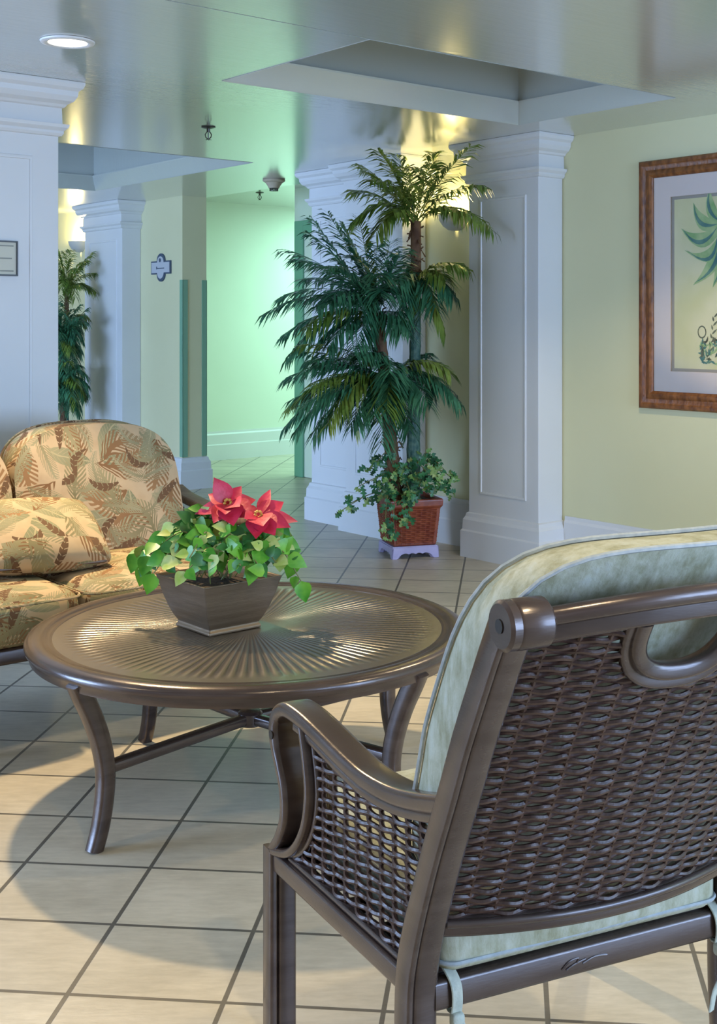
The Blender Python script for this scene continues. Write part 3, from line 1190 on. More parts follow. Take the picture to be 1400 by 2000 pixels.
BZ = M['bronze']
for side in (0, 1):
    def mx(p):
        return (mir(p[0], side), p[1], p[2])
    # back stile running down into the rear leg
    m2 = MB()
    zs = [i * .910 / 36 for i in range(37)]
    m2.sweep([mx((.031, sy(z), z)) for z in zs], rrect(.040, .034, .006, 2), up=(0, 1, 0))
    m2.sweep([mx((.005, sy(z) + .001, z)) for z in zs], rrect(.010, .040, .003, 2), up=(0, 1, 0))
    m2.sweep([mx((.0105, sy(z), z)) for z in zs], rrect(.006, .022, .002, 1), up=(0, 1, 0))
    st = m2.build('back_stile', BZ, arm_root, smooth=True, angle=50)
    # knuckle at its top
    m2 = MB()
    ky, kz = -.222, .912
    prof = [(.0, -.003), (.028, -.003), (.0325, .001), (.0325, .012), (.030, .014), (.0325, .017), (.0325, .058), (.029, .062), (0, .062)]
    rings = [[mx((x, ky + r * cos(2 * pi * i / 32), kz + r * sin(2 * pi * i / 32))) for i in range(32)] for r, x in prof]
    m2.loft(rings)
    kn = m2.build('knuckle', BZ, st, smooth=True, angle=40)
    m2 = MB()
    m2.cyl(mx((-.0036, ky, kz)), mx((-.0046, ky, kz)), .009, 20)
    m2.build('bolt', M['bronze_dark'], kn)
    # arm: sloping rail with a front scroll
    ap = [(.543, .340), (.513, .373), (.492, .410), (.488, .440), (.493, .470), (.509, .500), (.527, .530), (.535, .562), (.524, .590), (.493, .607), (.451, .609), (.399, .605), (.34, .597), (.266, .586), (.196, .580), (.115, .585), (.039, .600), (-.048, .626)]
    cyl_path = [(p[0], p[1]) for p in spline([(y, z, 0) for y, z in ap], 5)]
    m2 = MB()
    prof = rrect(.054, .027, .009, 4)
    P3 = [Vector(mx((.028, y, z))) for y, z in cyl_path]
    rings = []
    for i, p in enumerate(P3):
        t = (P3[min(i + 1, len(P3) - 1)] - P3[max(i - 1, 0)]).normalized()
        sd = Vector((1 if side == 0 else -1, 0, 0))
        up2 = sd.cross(t).normalized()
        k = 1.0 if i > 30 else .86
        rings.append([p + sd * q[0] + up2 * (q[1] * k) for q in prof])
    m2.loft(rings)
    # flat skirt below the arm
    sk = [mx((.024, y, z - .020)) for y, z in cyl_path[50:]]
    m2.sweep(sk, rrect(.036, .016, .004, 2), up=(0, .25, 1))
    ar = m2.build('arm', BZ, arm_root, smooth=True, angle=60)
    # side frame below the arm: inner post and lower rail
    m2 = MB()
    ip = [(.408, .598), (.388, .535), (.383, .487), (.396, .435), (.428, .390), (.470, .360), (.53, .342)]
    ips = [(p[0], p[1]) for p in spline([(y, z, 0) for y, z in ip], 5)]
    m2.sweep([mx((.027, y + .007, z)) for y, z in ips], rrect(.054, .015, .005, 2), up=(0, 1, 0))
    m2.sweep([mx((.022, y - .010, z + .002)) for y, z in ips], rrect(.022, .010, .003, 2), up=(0, 1, 0))
    m2.sweep([mx((.020, .552, .325)), mx((.020, .072, .326))], rrect(.032, .034, .004, 2))
    m2.sweep([mx((.020, .480, .348)), mx((.020, .072, .349))], rrect(.020, .010, .004, 2))
    sf = m2.build('side_frame', BZ, arm_root, smooth=True, angle=50)
    m2 = MB()
    m2.cyl(mx((.0016, .531, .553)), mx((.0004, .531, .553)), .008, 18)
    m2.build('bolt', M['bronze_dark'], sf)
    # front leg
    m2 = MB()
    m2.sweep([mx((.006, .548, 0)), mx((.006, .548, .345))], rrect(.012, .036, .003, 2), up=(0, 1, 0))
    m2.sweep([mx((.0125, .550, .002)), mx((.0125, .550, .343))], rrect(.006, .024, .002, 1), up=(0, 1, 0))
    m2.sweep([mx((.030, .548, 0)), mx((.030, .548, .345))], rrect(.030, .034, .004, 2), up=(0, 1, 0))
    m2.build('front_leg', BZ, arm_root, smooth=True, angle=50)

    # woven side panel
    m2 = MB()
    armlow = [(-.07, .618), (.039, .585), (.115, .570), (.196, .564), (.266, .569), (.34, .580), (.40, .588)]
    ipt = sorted((z, y) for y, z in ips)
    P = .040
    z = .358
    row = 0
    while z < .615:
        y0, y1 = sy(z) + .012, interp(ipt, z) - .014
        n = max(4, int((y1 - y0) / P * 8))
        seg = []
        for i in range(n + 1):
            y = y0 + (y1 - y0) * i / n
            if z > interp(armlow, y) - .006:
                if len(seg) > 2:
                    m2.tube(seg, .0041, 6)
                seg = []
                continue
            seg.append(mx((.020 + .0056 * sin(pi * y / P + pi * row), y, z + .0011 * cos(2 * pi * y / P + 2.5 * row))))
        if len(seg) > 2:
            m2.tube(seg, .0041, 6)
        z += .0083
        row += 1
    for k in range(-1, 10):
        y = P * k + P
        top = interp(armlow, y)
        bot = .354
        zs2 = [bot + (top - bot) * i / 10 for i in range(11)]
        zs2 = [q for q in zs2 if sy(q) + .01 < y < interp(ipt, q) - .012]
        if len(zs2) > 1:
            m2.tube([mx((.020, y, q)) for q in zs2], .0036, 6, up=(0, 1, 0))
    m2.build('side_wicker_panel', M['wicker'], arm_root, smooth=True)

# back: top rail with hand hole, lower rail, woven panel
def bk(x, z, d=0.0):
    return (x, sy(z) - bow(x) + d, z)


xs = [.052 + (CW - .104) * i / 40 for i in range(41)]


def ztop(x):
    return .921 + .027 * (1 - ((x - XC) / (XC - .05)) ** 2)


m2 = MB()
m2.sweep([bk(x, ztop(x) - .0205) for x in xs], rrect(.024, .041, .005, 2))
m2.tube([bk(x, ztop(x) - .006, -.008) for x in xs], .0125, 10)
m2.tube([bk(x, ztop(x) - .040, -.012) for x in xs if x < XH - .097], .004, 6)
m2.tube([bk(x, ztop(x) - .040, -.012) for x in xs if x > XH + .097], .004, 6)
m2.build('top_rail', BZ, arm_root, smooth=True, angle=50)
m2 = MB()





def ring_path(a, b, off=0.0):
    out = []
    for i in range(33):
        t = pi * i / 32
        x = XH - a * (abs(cos(t)) ** .85) * (1 if cos(t) > 0 else -1)
        z = .905 - b * sin(t) ** .7
        out.append(bk(x, z, off))
    return out


m2.sweep(ring_path(.079, .083), rrect(.024, .026, .006, 2), up=(0, 1, 0))
m2.sweep(ring_path(.092, .099, -.002), rrect(.020, .012, .004, 2), up=(0, 1, 0))
m2.build('hand_grip', BZ, arm_root, smooth=True, angle=50)
m2 = MB()
m2.sweep([bk(x, .415) for x in xs], rrect(.026, .030, .006, 2))
m2.tube([bk(x, .422, -.012) for x in xs], .007, 8)
m2.build('lower_back_rail', BZ, arm_root, smooth=True, angle=50)
m2 = MB()
P = .040
z, row = .431, 0
while z < .91:
    x0, x1 = .050, CW - .050
    segs = []
    cur = []
    n = int((x1 - x0) / P * 8)
    for i in range(n + 1):
        x = x0 + (x1 - x0) * i / n
        q = abs((x - XH) / .098) ** 2.6 + abs((.905 - z) / .105) ** 2.6
        if z > ztop(x) - .046 or q < 1:
            if len(cur) > 2:
                segs.append(cur)
            cur = []
            continue
        ph = pi * x / P + pi * row
        cur.append(Vector(bk(x, z + .0013 * cos(2 * pi * x / P + 2.4 * row))) + Vector((0, .0054 * sin(ph), 0)))
    if len(cur) > 2:
        segs.append(cur)
    for s in segs:
        m2.tube(s, .0039, 6)
    z += .0083
    row += 1
k = 1
while P * (k + .0) + .04 < CW - .05:
    x = P * k + .04 - .04 + .04
    pts = []
    for i in range(31):
        z = .424 + (.905 - .424) * i / 30
        q = abs((x - XH) / .098) ** 2.6 + abs((.905 - z) / .105) ** 2.6
        if z > ztop(x) - .04 or q < 1:
            break
        pts.append(bk(x, z))
    if len(pts) > 1:
        m2.tube(pts, .0036, 6, up=(0, 1, 0))
    k += 1
m2.build('back_wicker_panel', M['wicker'], arm_root, smooth=True)
# seat rails
m2 = MB()
m2.sweep([(.046, .060, .305), (CW - .046, .060, .305)], rrect(.030, .044, .006, 2))
sr = m2.build('rear_seat_rail', BZ, arm_root, smooth=True, angle=50)
em = MB()
for pts in ([(.262, .322), (.275, .332), (.292, .334), (.288, .326)], [(.270, .320), (.285, .326), (.305, .330)], [(.300, .324), (.322, .330), (.345, .328)]):
    em.tube([(x, .0445, z - .024) for x, z in [(p[0], p[1]) for p in spline([(a, b, 0) for a, b in pts], 4)]], .0016, 6)
em.build('embossed_mark', BZ, sr, smooth=True)
m2 = MB()
m2.sweep([(.046, .546, .325), (CW - .046, .546, .325)], rrect(.030, .034, .005, 2))
m2.build('front_seat_rail', BZ, arm_root, smooth=True, angle=50)
m2 = MB()
for q in range(5):
    y = .10 + q * .1
    m2.box((.038, y - .03, .328), (CW - .038, y + .03, .334))
m2.build('seat_sling', M['wicker'], arm_root)

# cushions
m2 = MB()
m2.rbox((CW - .106, .530, .112), .030, 14, (.004, .008, .012), (XC, .304, .386))
sc_ = m2.build('seat_cushion', M['chairfab'], arm_root, smooth=True)


def loop_rrect(w, d, r, c, z, n=6):
    pts = []
    for cx, cy, a0 in ((w / 2 - r, d / 2 - r, 0), (-w / 2 + r, d / 2 - r, 90), (-w / 2 + r, -d / 2 + r, 180), (w / 2 - r, -d / 2 + r, 270)):
        for i in range(n + 1):
            a = radians(a0 + 90 * i / n)
            pts.append((c[0] + cx + r * cos(a), c[1] + cy + r * sin(a), z))
    return pts


m2 = MB()
for z in (.352, .420):
    m2.tube(loop_rrect(CW - .106, .532, .028, (XC, .304), z), .0034, 6, loop=True)
m2.build('piping', M['piping'], sc_, smooth=True)


def cushion_outline(hw, z0, z1, rb, n_t=3.4, cx=0.0, m=72):
    """flat-sided cushion with a crowned top"""
    zc = (z0 + z1) / 2
    hh = (z1 - z0) / 2
    out = []
    for i in range(m):
        a = 2 * pi * i / m - pi / 2
        ca, sa = cos(a), sin(a)
        p = n_t if sa > 0 else 9.0
        r = (abs(ca) ** p + abs(sa) ** p) ** (-1 / p)
        out.append((cx + hw * r * ca, zc + hh * r * sa))
    return out


def shaped_cushion(m2, outl, T, bf, bb, fn, K=10):
    """outl (x, z); T thickness; bf and bb swell the front and rear; fn maps (x, depth, z)"""
    n = len(outl)
    cx = sum(p[0] for p in outl) / n
    cz = sum(p[1] for p in outl) / n
    e = .014
    rings = []

    def ring(k, dep):
        return [fn(cx + (x - cx) * k, dep, cz + (z - cz) * k) for x, z in outl]
    for i in range(K + 1):
        k = .02 + (1 - .02) * (1 - (1 - i / K) ** 1.6)
        rings.append(ring(k * (1 - e), T / 2 + bf * (1 - k ** 2.6)))
    for i in range(1, 6):
        t = i / 6
        rings.append(ring(1 - e + e * sin(pi * t) * 1.2, T / 2 - T * t))
    for i in range(K + 1):
        k = 1 - ((i / K) ** 1.6)
        k = .02 + .98 * k
        rings.append(ring(k * (1 - e), -T / 2 - bb * (1 - k ** 2.6)))
    m2.loft(rings)
    return ring


def chair_map(x, d, z):
    # the rear of the cushion leans on the back frame and bellies a little
    if d > -.02:
        d -= .26 * max(0.0, .70 - z) * (d + .02) / .09
    return (x, sy(z) - bow(x, .034) + .018 + .056 + d, z)


out = cushion_outline(.287, .462, 1.0, .1, 4.6, XC)
m2 = MB()
ringf = shaped_cushion(m2, out, .096, .040, -.008, chair_map)
bc = m2.build('back_cushion', M['chairfab'], arm_root, smooth=True)
m2 = MB()
m2.tube(ringf(1.0, .048), .0036, 6, loop=True, up=(0, 1, 0))
m2.tube(ringf(1.0, -.048), .0036, 6, loop=True, up=(0, 1, 0))
m2.build('piping', M['piping'], bc, smooth=True)

# fabric ties knotted round the rear rail
for x, tx in ((.072, 1), (CW - .060, -1)):
    m2 = MB()
    D, Z = .034, -.025
    def tp(q):
        return [(a, b + D, c + Z) for a, b, c in spline(q, 4)]
    m2.sweep(tp([(x, .050, .372), (x + .002, .020, .360), (x + .004, .0055, .345), (x + .006, .005, .322), (x + .006, .008, .303)]), rrect(.018, .003, .0013, 1), up=(0, -1, .4))
    m2.sweep(tp([(x, .048, .365), (x + .002, .046, .33), (x + .004, .030, .303), (x + .005, .010, .302)]), rrect(.014, .003, .0013, 1), up=(0, 1, .3))
    m2.rbox((.022, .016, .022), .007, 6, (0, 0, 0), (x + .006, .006 + D, .294 + Z))
    m2.sweep(tp([(x + .004, .002, .292), (x - .004 * tx, -.006, .262), (x - .012, -.004, .232), (x - .016, .0, .200)]), rrect(.015, .003, .0013, 1), up=(.4, -1, .2))
    m2.sweep(tp([(x + .008, .002, .292), (x + .014, -.004, .268), (x + .012, .0, .240), (x + .022, .004, .215)]), rrect(.013, .003, .0013, 1), up=(-.4, -1, .2))
    m2.build('cushion_tie', M['tie'], arm_root, smooth=True)

MB.post = None

# ------------------------------------------------------------------ sofa
# local x runs along v (towards the picture wall), local y along u (away from the seat front)
SO = W(3.56, 1.40)
sofa = thing('sofa', 'tropical leaf print sofa with dark frame in front of the column', 'sofa', SO, TH)
SX = .98        # half the seat width
m2 = MB()
m2.sweep([(-SX - .03, .02, .285), (SX + .03, .02, .285)], rrect(.035, .05, .008, 2))
m2.build('front_rail', BZ, sofa, smooth=True, angle=50)
m2 = MB()
m2.sweep([(-SX - .03, .60, .285), (SX + .03, .60, .285)], rrect(.035, .05, .008, 2))
m2.build('rear_rail', BZ, sofa, smooth=True, angle=50)
m2 = MB()
m2.box((-SX, .03, .290), (SX, .59, .308))
m2.build('seat_deck', M['wicker'], sofa)
for x in (-SX - .03, 0, SX + .03):
    m2 = MB()
    m2.sweep([(x, .02, 0), (x, .02, .265)], rrect(.04, .04, .006, 2), up=(0, 1, 0))
    m2.build('leg', BZ, sofa, smooth=True, angle=50)
    m2 = MB()
    m2.sweep(spline([(x, .64, 0), (x, .61, .15), (x, .615, .30), (x, .66, .52), (x, .70, .78)], 5), rrect(.04, .035, .006, 2), up=(0, 1, 0))
    m2.build('leg' if x == 0 else 'back_post', BZ, sofa, smooth=True, angle=50)
m2 = MB()
m2.sweep([(-SX - .03, .70, .79), (SX + .03, .70, .79)], rrect(.03, .04, .008, 2))
m2.build('back_rail', BZ, sofa, smooth=True, angle=50)
for s in (-1, 1):
    x = s * (SX + .075)
    m2 = MB()
    ap = [(.05, .50), (.03, .53), (.045, .565), (.10, .585), (.22, .575), (.36, .582), (.50, .602), (.60, .618), (.67, .640)]
    m2.sweep([(x, p[0], p[1]) for p in spline([(a, b, 0) for a, b in ap], 5)], rrect(.075, .03, .012, 4), up=(0, .2, 1))
    am = m2.build('arm', M['armwood'], sofa, smooth=True, angle=60)
    m2 = MB()
    for q in range(26):
        z = .31 + q * .0098
        m2.tube([(x + .006 * sin(pi * i / 2 + q * pi), .06 + .57 * i / 28, z) for i in range(29)], .0044, 5)
    for q in range(13):
        m2.tube([(x, .07 + .045 * q, z) for z in (.29, .43, .575)], .0045, 5, up=(0, 1, 0))
    m2.build('arm_wicker_panel', M['wicker'], am, smooth=True)
# cushions
cw = 2 * SX / 3
for k in range(3):
    xc = -SX + cw * (k + .5)
    m2 = MB()
    m2.rbox((cw - .008, .62, .150), .055, 12, (0, .01, .018), (xc, .265, .392))
    c = m2.build('seat_cushion', M['floral'], sofa, smooth=True, uv=True, uvoff=(.13 * k, .21 * k))
    m2 = MB()
    m2.tube(loop_rrect(cw - .012, .626, .05, (xc, .265), .446), .0045, 6, loop=True)
    m2.build('piping', M['floral'], c, smooth=True, uv=True)


def sofa_map(x, d, z):
    return (x, .500 + .30 * (z - .47) + d, z)


for k in range(3):
    xc = -SX + cw * (k + .5)
    hw2 = cw / 2 - .002
    out = []
    mN = 84
    for i in range(mN):
        a = 2 * pi * i / mN - pi / 2
        ca, sa = cos(a), sin(a)
        p = 3.0 if sa > 0 else 6.0
        r = (abs(ca) ** p + abs(sa) ** p) ** (-1 / p)
        out.append((xc + hw2 * r * ca, .690 + .232 * r * sa))
    m2 = MB()
    rf = shaped_cushion(m2, out, .13, .045, .02, sofa_map)
    c = m2.build('back_cushion', M['floral'], sofa, smooth=True, uv=True, uvoff=(.31 * k, .17 * k))
    m2 = MB()
    m2.tube(rf(1.0, .060), .005, 6, loop=True, up=(0, 1, 0))
    m2.build('piping', M['floral'], c, smooth=True, uv=True)

# throw pillow leaning on the back
def pillow_fn(R, c):
    def f(w):
        return R @ Vector(w) + c
    return f


pil = thing('throw_pillow', 'leaf print throw pillow leaning on the sofa back at the left', 'pillow', W(3.77, 1.715, .480), TH)
m2 = MB()
R = Matrix.Rotation(radians(-60), 3, 'X') @ Matrix.Rotation(radians(4), 3, 'Y')


def pinch(w):
    # pillow: thick middle, thin knife edge
    x, y, z = w
    kx = max(0, 1 - (abs(x) / .22) ** 2.4)
    kz = max(0, 1 - (abs(z) / .165) ** 2.4)
    t = .010 + .068 * sqrt(kx * kz)
    return R @ Vector((x * (1 - .05 * (1 - kz)), (1 if y > 0 else -1) * t * min(1, abs(y) / .01), z * (1 - .05 * (1 - kx)))) + Vector((0, .09, .108))


m2.rbox((.44, .02, .33), .009, 20, (0, 0, 0), (0, 0, 0), pinch)
p1 = m2.build('cover', M['floral'], pil, smooth=True, uv=True, uvoff=(.5, .33), angle=75)
m2 = MB()
lp = [(x, 0, z) for x, _, z in [(q[0], 0, q[1]) for q in [(a[0], a[1]) for a in loop_rrect(.436, .326, .03, (0, 0), 0)]]]
m2.tube([R @ Vector((p[0] * (1 - .05 * (abs(p[2]) / .165) ** 3), 0, p[2] * (1 - .05 * (abs(p[0]) / .22) ** 3))) + Vector((0, .09, .108)) for p in lp], .006, 6, loop=True, up=(0, .7, .7))
m2.build('piping', M['armwood'], p1, smooth=True)


# ------------------------------------------------------------------ potted palm
PC = Vector((.106, 6.844, 0))
PA = radians(17)
PY = 6.82


def make_palm(seed, label, loc, rot, detail=True):
    rg = random.Random(seed)
    root = thing('potted_palm', label, 'plant', PC, PA, group='artificial palms along the niche wall')
    inv = Matrix.Rotation(-PA, 4, 'Z')

    def L(px, py, Y=PY):
        return inv @ (sight(px, py, Y) - PC)
    # planter: woven square basket on a bracket-foot stand
    m2 = MB()
    rings = []
    for s, z in ((.118, .068), (.122, .075), (.140, .270), (.146, .278), (.152, .284), (.154, .318), (.148, .326), (.140, .322), (.134, .285), (0, .28)):
        rings.append([(sx * s, sy2 * s, z) for sx, sy2 in ((-1, -1), (1, -1), (1, 1), (-1, 1))])
    m2.loft(rings)
    pl = m2.build('planter', M['terracotta'], root, bevel=.005)
    for face in range(4):
        m2 = MB()
        ca, sa = cos(face * pi / 2), sin(face * pi / 2)
        for r in range(17):
            z = .088 + r * .0112
            s = .1225 + .018 * (z - .075) / .195
            hwid = s - .020
            pts = []
            for i in range(25):
                x = -hwid + 2 * hwid * i / 24
                y = -s - .003 - .0042 * sin(pi * (i / 3.0) + pi * r)
                pts.append((ca * x - sa * y, sa * x + ca * y, z))
            m2.tube(pts, .0048, 5)
        for q in range(9):
            i = q * 3
            pts = []
            for z in (.08, .17, .268):
                s = .1225 + .018 * (z - .075) / .195
                x = (-1 + 2 * i / 24) * (s - .02)
                y = -s - .002
                pts.append((ca * x - sa * y, sa * x + ca * y, z))
            m2.tube(pts, .004, 5, up=(1, 0, 0))
        m2.build('basket_weave', M['terracotta'], pl, smooth=True)
    # stand with scalloped apron and corner feet
    m2 = MB()
    for face in range(4):
        ca, sa = cos(face * pi / 2), sin(face * pi / 2)
        S = .134
        lowp = []
        for i in range(41):
            x = -S + 2 * S * i / 40
            e = S - abs(x)
            if e < .030:
                z = 0.0
            elif e < .055:
                z = .024 * sin(pi / 2 * (e - .030) / .025)
            else:
                z = .024 + .006 * abs(sin(pi * (e - .055) / .0395))
            lowp.append((x, z))
        poly = lowp + [(S - .006, .062), (-S + .006, .062)]
        rg2 = []
        for dpt in (S, S - .018):
            rg2.append([(ca * x * (dpt / S) - sa * (-dpt), sa * x * (dpt / S) + ca * (-dpt), z) for x, z in poly])
        m2.loft(rg2)
    m2.box((-.128, -.128, .054), (.128, .128, .0672))
    m2.build('stand', M['lavender'], root, bevel=.002)
    m2 = MB()
    m2.rbox((.262, .262, .024), .008, 8, (0, 0, .01), (0, 0, .292))
    m2.build('moss_soil', M['soil'], root, smooth=True)

    # trunks
    def trunk(p_top, base, mats, r0, r1, nm='trunk', zsplit=None):
        b = Vector(base)
        t = Vector(p_top)
        path = spline([b, b * .66 + t * .34 + Vector((rg.uniform(-.008, .008), rg.uniform(-.008, .008), 0)), b * .3 + t * .7 + Vector((rg.uniform(-.008, .008), 0, 0)), t], 12)
        n = len(path)
        rad = []
        for i in range(n):
            k = i / (n - 1)
            rad.append((r0 + (r1 - r0) * k) * (1 + .10 * (i % 2)))
        m2 = MB()
        m2.tube(path, r0, 12, radii=rad, up=(0, 1, 0))
        tk = m2.build(nm, mats, root, smooth=False)
        return tk, path
    cA = L(812, 432)
    cA2 = L(812, 540)
    cB = L(737, 612)
    cC = L(762, 735)
    tA, pA = trunk(L(812, 432), L(806, 975) + Vector((0, 0, 0)), M['trunk_green'], .040, .022)
    tB, pB = trunk(cB, L(772, 985), M['trunk'], .042, .028)

    def fibre(path, k0, k1, rad, count, mat, nm):
        """hairy husk: short curled strips round the trunk"""
        m2 = MB()
        for q in range(count):
            k = rg.uniform(k0, k1)
            i = min(int(k * (len(path) - 1)), len(path) - 2)
            c = Vector(path[i])
            a = rg.uniform(0, 2 * pi)
            o = Vector((cos(a), sin(a), 0))
            p0 = c + o * rad * .8
            p1 = p0 + o * rg.uniform(.004, .018) + Vector((0, 0, rg.uniform(.01, .045)))
            p2 = p1 + o * rg.uniform(.004, .028) + Vector((0, 0, rg.uniform(-.04, .012)))
            m2.tube([p0, p1, p2], .0042, 4)
        return m2.build(nm, mat, root, smooth=True)
    fibre(pB, .0, .32, .040, 90, M['trunk'], 'trunk_husk')
    fibre(pB, .84, 1.0, .026, 50, M['trunk'], 'trunk_husk')
    fibre(pA, .74, .98, .021, 70, M['trunk'], 'trunk_husk')
    # brown upper trunk sleeve
    m2 = MB()
    n = len(pA)
    m2.tube([pA[i] for i in range(int(n * .78), n)], .030, 12, up=(0, 1, 0))
    m2.build('trunk_sleeve', M['trunk'], root, smooth=True)

    fwd = Matrix.Rotation(PA, 4, 'Z')

    def keep(p):
        """leaves bend away from the wall and the ceiling"""
        w = fwd @ p + PC
        u, v = UV(w.x, w.y)
        v = min(v, 4.60)
        z = min(w.z, 2.24)
        return inv @ (W(u, v, z) - PC)

    def frond(c, tip, rise, mat, nl=24, lw=.0070, ll=.135):
        c, tip = Vector(c), Vector(tip)
        d = tip - c
        mid = c + d * .5 + Vector((0, 0, rise))
        m2 = MB()
        pts = []
        N = 28
        for i in range(N + 1):
            t = i / N
            pts.append(keep(c * (1 - t) ** 2 + mid * (2 * t * (1 - t)) + tip * t * t))
        m2.tube(pts, .0034, 5, radii=[.0034 * (1 - .75 * i / N) for i in range(N + 1)])
        for i in range(nl):
            t = .16 + .84 * (i + .5) / nl
            q = min(int(t * N), N - 1)
            p = pts[q].lerp(pts[q + 1], t * N - q)
            tg = (pts[q + 1] - pts[q]).normalized()
            side = tg.cross(Vector((0, 0, 1)))
            if side.length < .15:
                side = Vector((1, 0, 0))
            side.normalize()
            ln = ll * (.55 + .75 * sin(pi * min(1, t * .92))) * rg.uniform(.85, 1.12)
            for s in (-1, 1):
                dr = tg * rg.uniform(.6, .9) + side * s * rg.uniform(.55, .85) + Vector((0, 0, rg.uniform(-.35, .05)))
                dr.normalize()
                a = p
                b = p + dr * ln * .5 + Vector((0, 0, -.05 * ln))
                e = p + dr * ln * .93 + Vector((0, 0, -.34 * ln))
                wv = dr.cross(Vector((0, 0, 1)))
                if wv.length < .1:
                    wv = side
                wv.normalize()
                wv = (wv + Vector((0, 0, rg.uniform(-.6, .6)))).normalized() * lw
                a, b, e = keep(a), keep(b), keep(e)
                m2.add([a - wv * .4, a + wv * .4, b - wv, b + wv, e], [(0, 1, 3, 2), (2, 3, 4)])
        return m2.build('frond', mat, root, smooth=False)

    tipsA = [(705, 322, .10, .07), (740, 296, -.12, .09), (775, 298, .1, .06), (852, 290, .05, .07), (918, 286, -.28, .05), (946, 362, -.30, .13), (962, 450, -.37, .19), (692, 430, -.05, .18), (688, 372, .1, .12),
             (845, 320, -.25, .12), (795, 325, -.25, .12), (890, 335, .1, .10), (725, 350, -.25, .14), (905, 420, -.25, .16), (735, 455, -.2, .18)]
    tipsA2 = [(910, 524, -.21, .13), (884, 578, -.14, .12), (866, 640, -.05, .12), (850, 600, -.2, .12), (765, 570, -.2, .10), (775, 630, -.2, .12), (870, 545, -.2, .12)]
    tipsB = [(608, 425, .12, .06), (603, 455, -.08, .09), (640, 415, .2, .05), (700, 425, -.12, .06), (575, 505, -.16, .13), (548, 580, .06, .17), (518, 612, -.1, .20), (553, 655, .12, .18), (560, 700, -.2, .2), (620, 600, -.32, .14), (660, 520, -.3, .10),
             (762, 470, .12, .04), (780, 500, -.1, .05), (690, 690, -.3, .13), (640, 680, -.25, .16), (800, 640, -.22, .12), (735, 480, -.26, .06), (590, 545, .2, .14), (670, 440, .05, .04), (600, 640, -.28, .18)]
    tipsC = [(555, 835, -.06, .24), (578, 842, -.18, .24), (562, 795, .08, .2), (612, 850, -.24, .22), (556, 740, .1, .16), (640, 830, -.3, .2), (690, 835, -.3, .16), (745, 868, -.26, .14), (730, 810, -.33, .14), (897, 786, -.19, .18), (868, 765, .08, .16), (878, 725, -.2, .14),
             (835, 790, -.28, .15), (800, 840, -.22, .14), (600, 760, .16, .12), (840, 690, .1, .08), (660, 760, .15, .1), (600, 720, -.24, .14), (700, 690, -.3, .1), (765, 760, -.34, .12)]
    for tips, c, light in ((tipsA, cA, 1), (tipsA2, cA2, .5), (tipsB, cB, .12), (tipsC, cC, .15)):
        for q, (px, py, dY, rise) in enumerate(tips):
            mat = M['frond_lit'] if (light >= 1 or rg.random() < light) else M['frond_dark']
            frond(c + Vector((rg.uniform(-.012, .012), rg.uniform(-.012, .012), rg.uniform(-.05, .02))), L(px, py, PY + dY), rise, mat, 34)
    # short inner fronds that fill the crowns
    for c, cnt, px, py, sx, sy3, light in ((cA, 3, 812, 370, 70, 40, 1), (cA2, 3, 820, 580, 40, 40, .4), (cB, 16, 670, 570, 120, 100, .12), (cC, 18, 690, 750, 120, 80, .15)):
        for q in range(cnt):
            frond(c + Vector((0, 0, rg.uniform(-.05, .02))), L(px + rg.uniform(-sx, sx), py + rg.uniform(-sy3, sy3), PY + rg.uniform(-.36, .12)), rg.uniform(.06, .2), M['frond_lit'] if rg.random() < light else M['frond_dark'], 26)
    # ivy trailing out of the planter
    ivt = [(655, 1005, -.15), (680, 985, -.1), (700, 950, -.16), (720, 915, .0), (735, 905, -.1), (755, 1050, -.2), (768, 1040, -.2), (790, 1020, -.2), (800, 1005, -.2), (740, 960, -.14), (760, 935, -.18), (785, 930, -.1), (835, 925, -.14),
           (850, 905, .0), (870, 920, -.08), (885, 935, .02), (888, 965, -.05), (860, 945, -.16), (820, 950, -.18), (800, 960, -.2), (725, 940, .05), (845, 960, -.17), (778, 985, -.2)]
    for q, (px, py, dY) in enumerate(ivt):
        p0 = Vector((rg.uniform(-.07, .07), rg.uniform(-.07, .07), .30))
        p2 = L(px, py, PY + dY)
        md = (p0 + p2) / 2
        md.z = max(p0.z, p2.z) + .05
        if p2.z < .33 and max(abs(p2.x), abs(p2.y)) < .19:
            k = .19 / max(abs(p2.x), abs(p2.y), .01)
            p2.x *= k
            p2.y *= k
            md.x, md.y = p2.x * .85, p2.y * .85
            md.z = .37
        path = spline([p0, md, p2], 8)
        m2 = MB()
        m2.tube(path, .0026, 5)
        vine = m2.build('ivy_vine', M['stem'], root, smooth=True)
        for mi, mat in enumerate(('ivy', 'ivy_pale')):
            lm = MB()
            for j in range(9 if mi == 0 else 4):
                t = rg.uniform(.3, 1.0) if j else 1.0
                p = Vector(path[min(int(t * (len(path) - 1)), len(path) - 1)]) + Vector((rg.uniform(-.025, .025), rg.uniform(-.03, .01), rg.uniform(-.02, .025)))
                ln = rg.uniform(.035, .058)
                add_leaf(lm, p, (rg.uniform(-1, 1), rg.uniform(-.8, .2), rg.uniform(-1, .5)), inv @ Vector((rg.uniform(-.7, .7), -1, rg.uniform(.1, 1))), ln, ln * .42, 'ivy', .2, .15, 6)
            lm.build('foliage', M[mat], vine, smooth=False)
    root.location = loc
    root.rotation_euler = (0, 0, rot)
    return root


def copy_tree(o, parent=None):
    c = o.copy()
    COL.objects.link(c)
    if parent is not None:
        c.parent = parent
    for ch in list(o.children):
        copy_tree(ch, c)
    return c


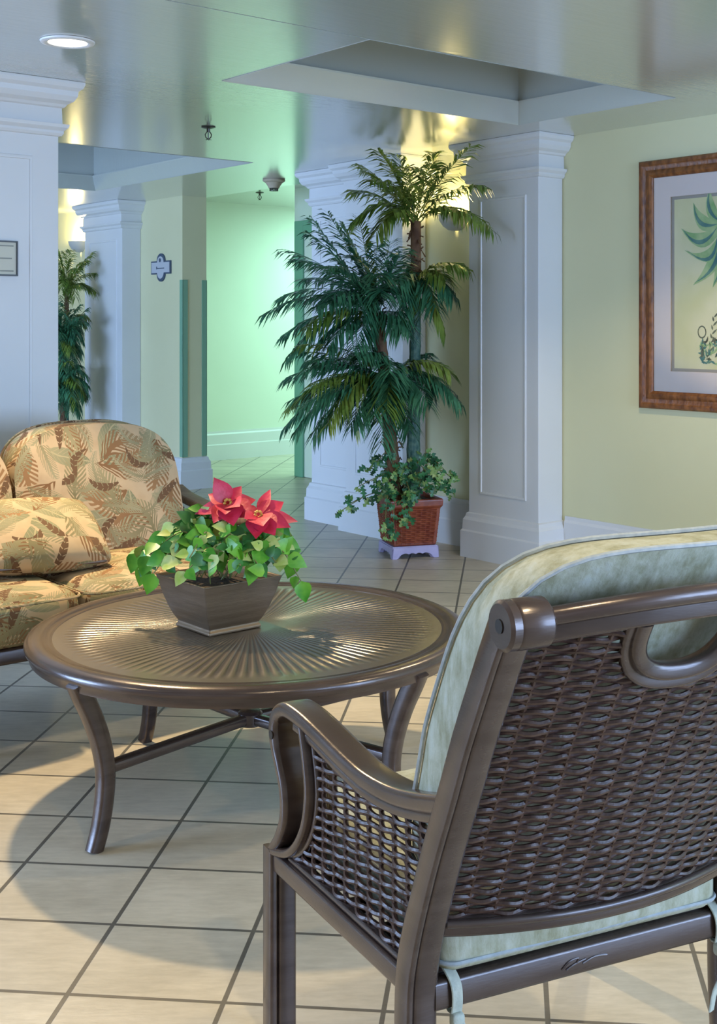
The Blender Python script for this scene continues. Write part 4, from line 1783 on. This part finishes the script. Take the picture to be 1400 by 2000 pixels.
palm = make_palm(5, 'tall artificial palm with ivy in a red brown basket planter by the niche', PC, PA)
far = copy_tree(palm)
far.location = W(9.36, 4.40)
far.rotation_euler = (0, 0, PA + radians(85))
far.scale = (.58, .58, .84)
far['label'] = 'dark green palm glimpsed in the gap between the big column and far pilaster'

# ------------------------------------------------------------------ light
def lamp(name, kind, loc, energy, col, **kw):
    d = bpy.data.lights.new(name, kind)
    d.energy = energy
    d.color = col
    for k, v in kw.items():
        setattr(d, k, v)
    o = bpy.data.objects.new(name, d)
    COL.objects.link(o)
    o.location = loc
    return o


def aim(o, target):
    o.rotation_euler = (Vector(target) - Vector(o.location)).to_track_quat('-Z', 'Y').to_euler()


WARM = (1.0, 0.80, 0.50)
o = lamp('ceiling_spot', 'SPOT', (-1.12, 4.28, CEIL - .02), 235, (1.0, .74, .42), spot_size=radians(100), spot_blend=.32, shadow_soft_size=.045)
aim(o, (-.5, 2.55, 0))
for i, (x, y) in enumerate([(1.5, 2.6), (.95, 4.7), (.35, 1.0), (-2.6, 1.6)]):  # second spot has no fixture, added to warm the picture wall and pilasters
    lamp('ceiling_spot', 'SPOT', (x, y, CEIL - .02), 60, WARM, spot_size=radians(130), spot_blend=.5, shadow_soft_size=.05)
# sconces throw their light up and down the niches
for (u, v, z, e) in ((5.21, VW - .06, 1.925, 6.5), (10.02, 4.81, 2.01, 17)):
    lamp('sconce_lamp', 'POINT', W(u, v, z), e, (1.0, .80, .36), shadow_soft_size=.03)
# greenish light of the corridor: a fluorescent and an added point light
o = lamp('corridor_light', 'AREA', W(8.2, 7.6, 2.40), 76, (.50, .98, .84), shape='RECTANGLE', size=.6, size_y=2.4)
o.rotation_euler = (0, 0, TH)
lamp('corridor_light', 'POINT', W(8.6, 7.9, 1.7), 40, (.46, .98, .84), shadow_soft_size=.2)  # unseen, stands in for bounce on the corridor ceiling and wall
# blue daylight from the windows behind the camera
o = lamp('window_daylight', 'AREA', W(-3.6, 3.2, 1.4), 340, (.40, .60, 1.0), shape='RECTANGLE', size=4.0, size_y=2.0)
aim(o, W(5, 3.0, 1.0))
o = lamp('window_daylight', 'AREA', W(6.0, -3.4, 1.35), 520, (.40, .60, 1.0), shape='RECTANGLE', size=3.0, size_y=2.0)
aim(o, W(7.4, 4.8, 1.1))

w = bpy.data.worlds.new('World')
SC.world = w
w.use_nodes = True
bg = w.node_tree.nodes['Background']
bg.inputs[0].default_value = (.84, .91, 1.0, 1)
bg.inputs[1].default_value = .58

# ------------------------------------------------------------------ camera
cam = bpy.data.cameras.new('camera')
co = bpy.data.objects.new('camera', cam)
COL.objects.link(co)
co.location = (0, 0, EYE)
co.rotation_euler = (radians(90), 0, 0)
cam.sensor_fit = 'HORIZONTAL'
cam.sensor_width = 36
cam.lens = 36 * FPX / 1400
cam.shift_x = -60 / 1400
cam.shift_y = -370 / 1400
cam.clip_start = .05
SC.camera = co
SC.view_settings.view_transform = 'Standard'
SC.view_settings.look = 'None'
SC.view_settings.gamma = 1
SC.view_settings.exposure = 0.05
SC.view_settings.use_curve_mapping = False
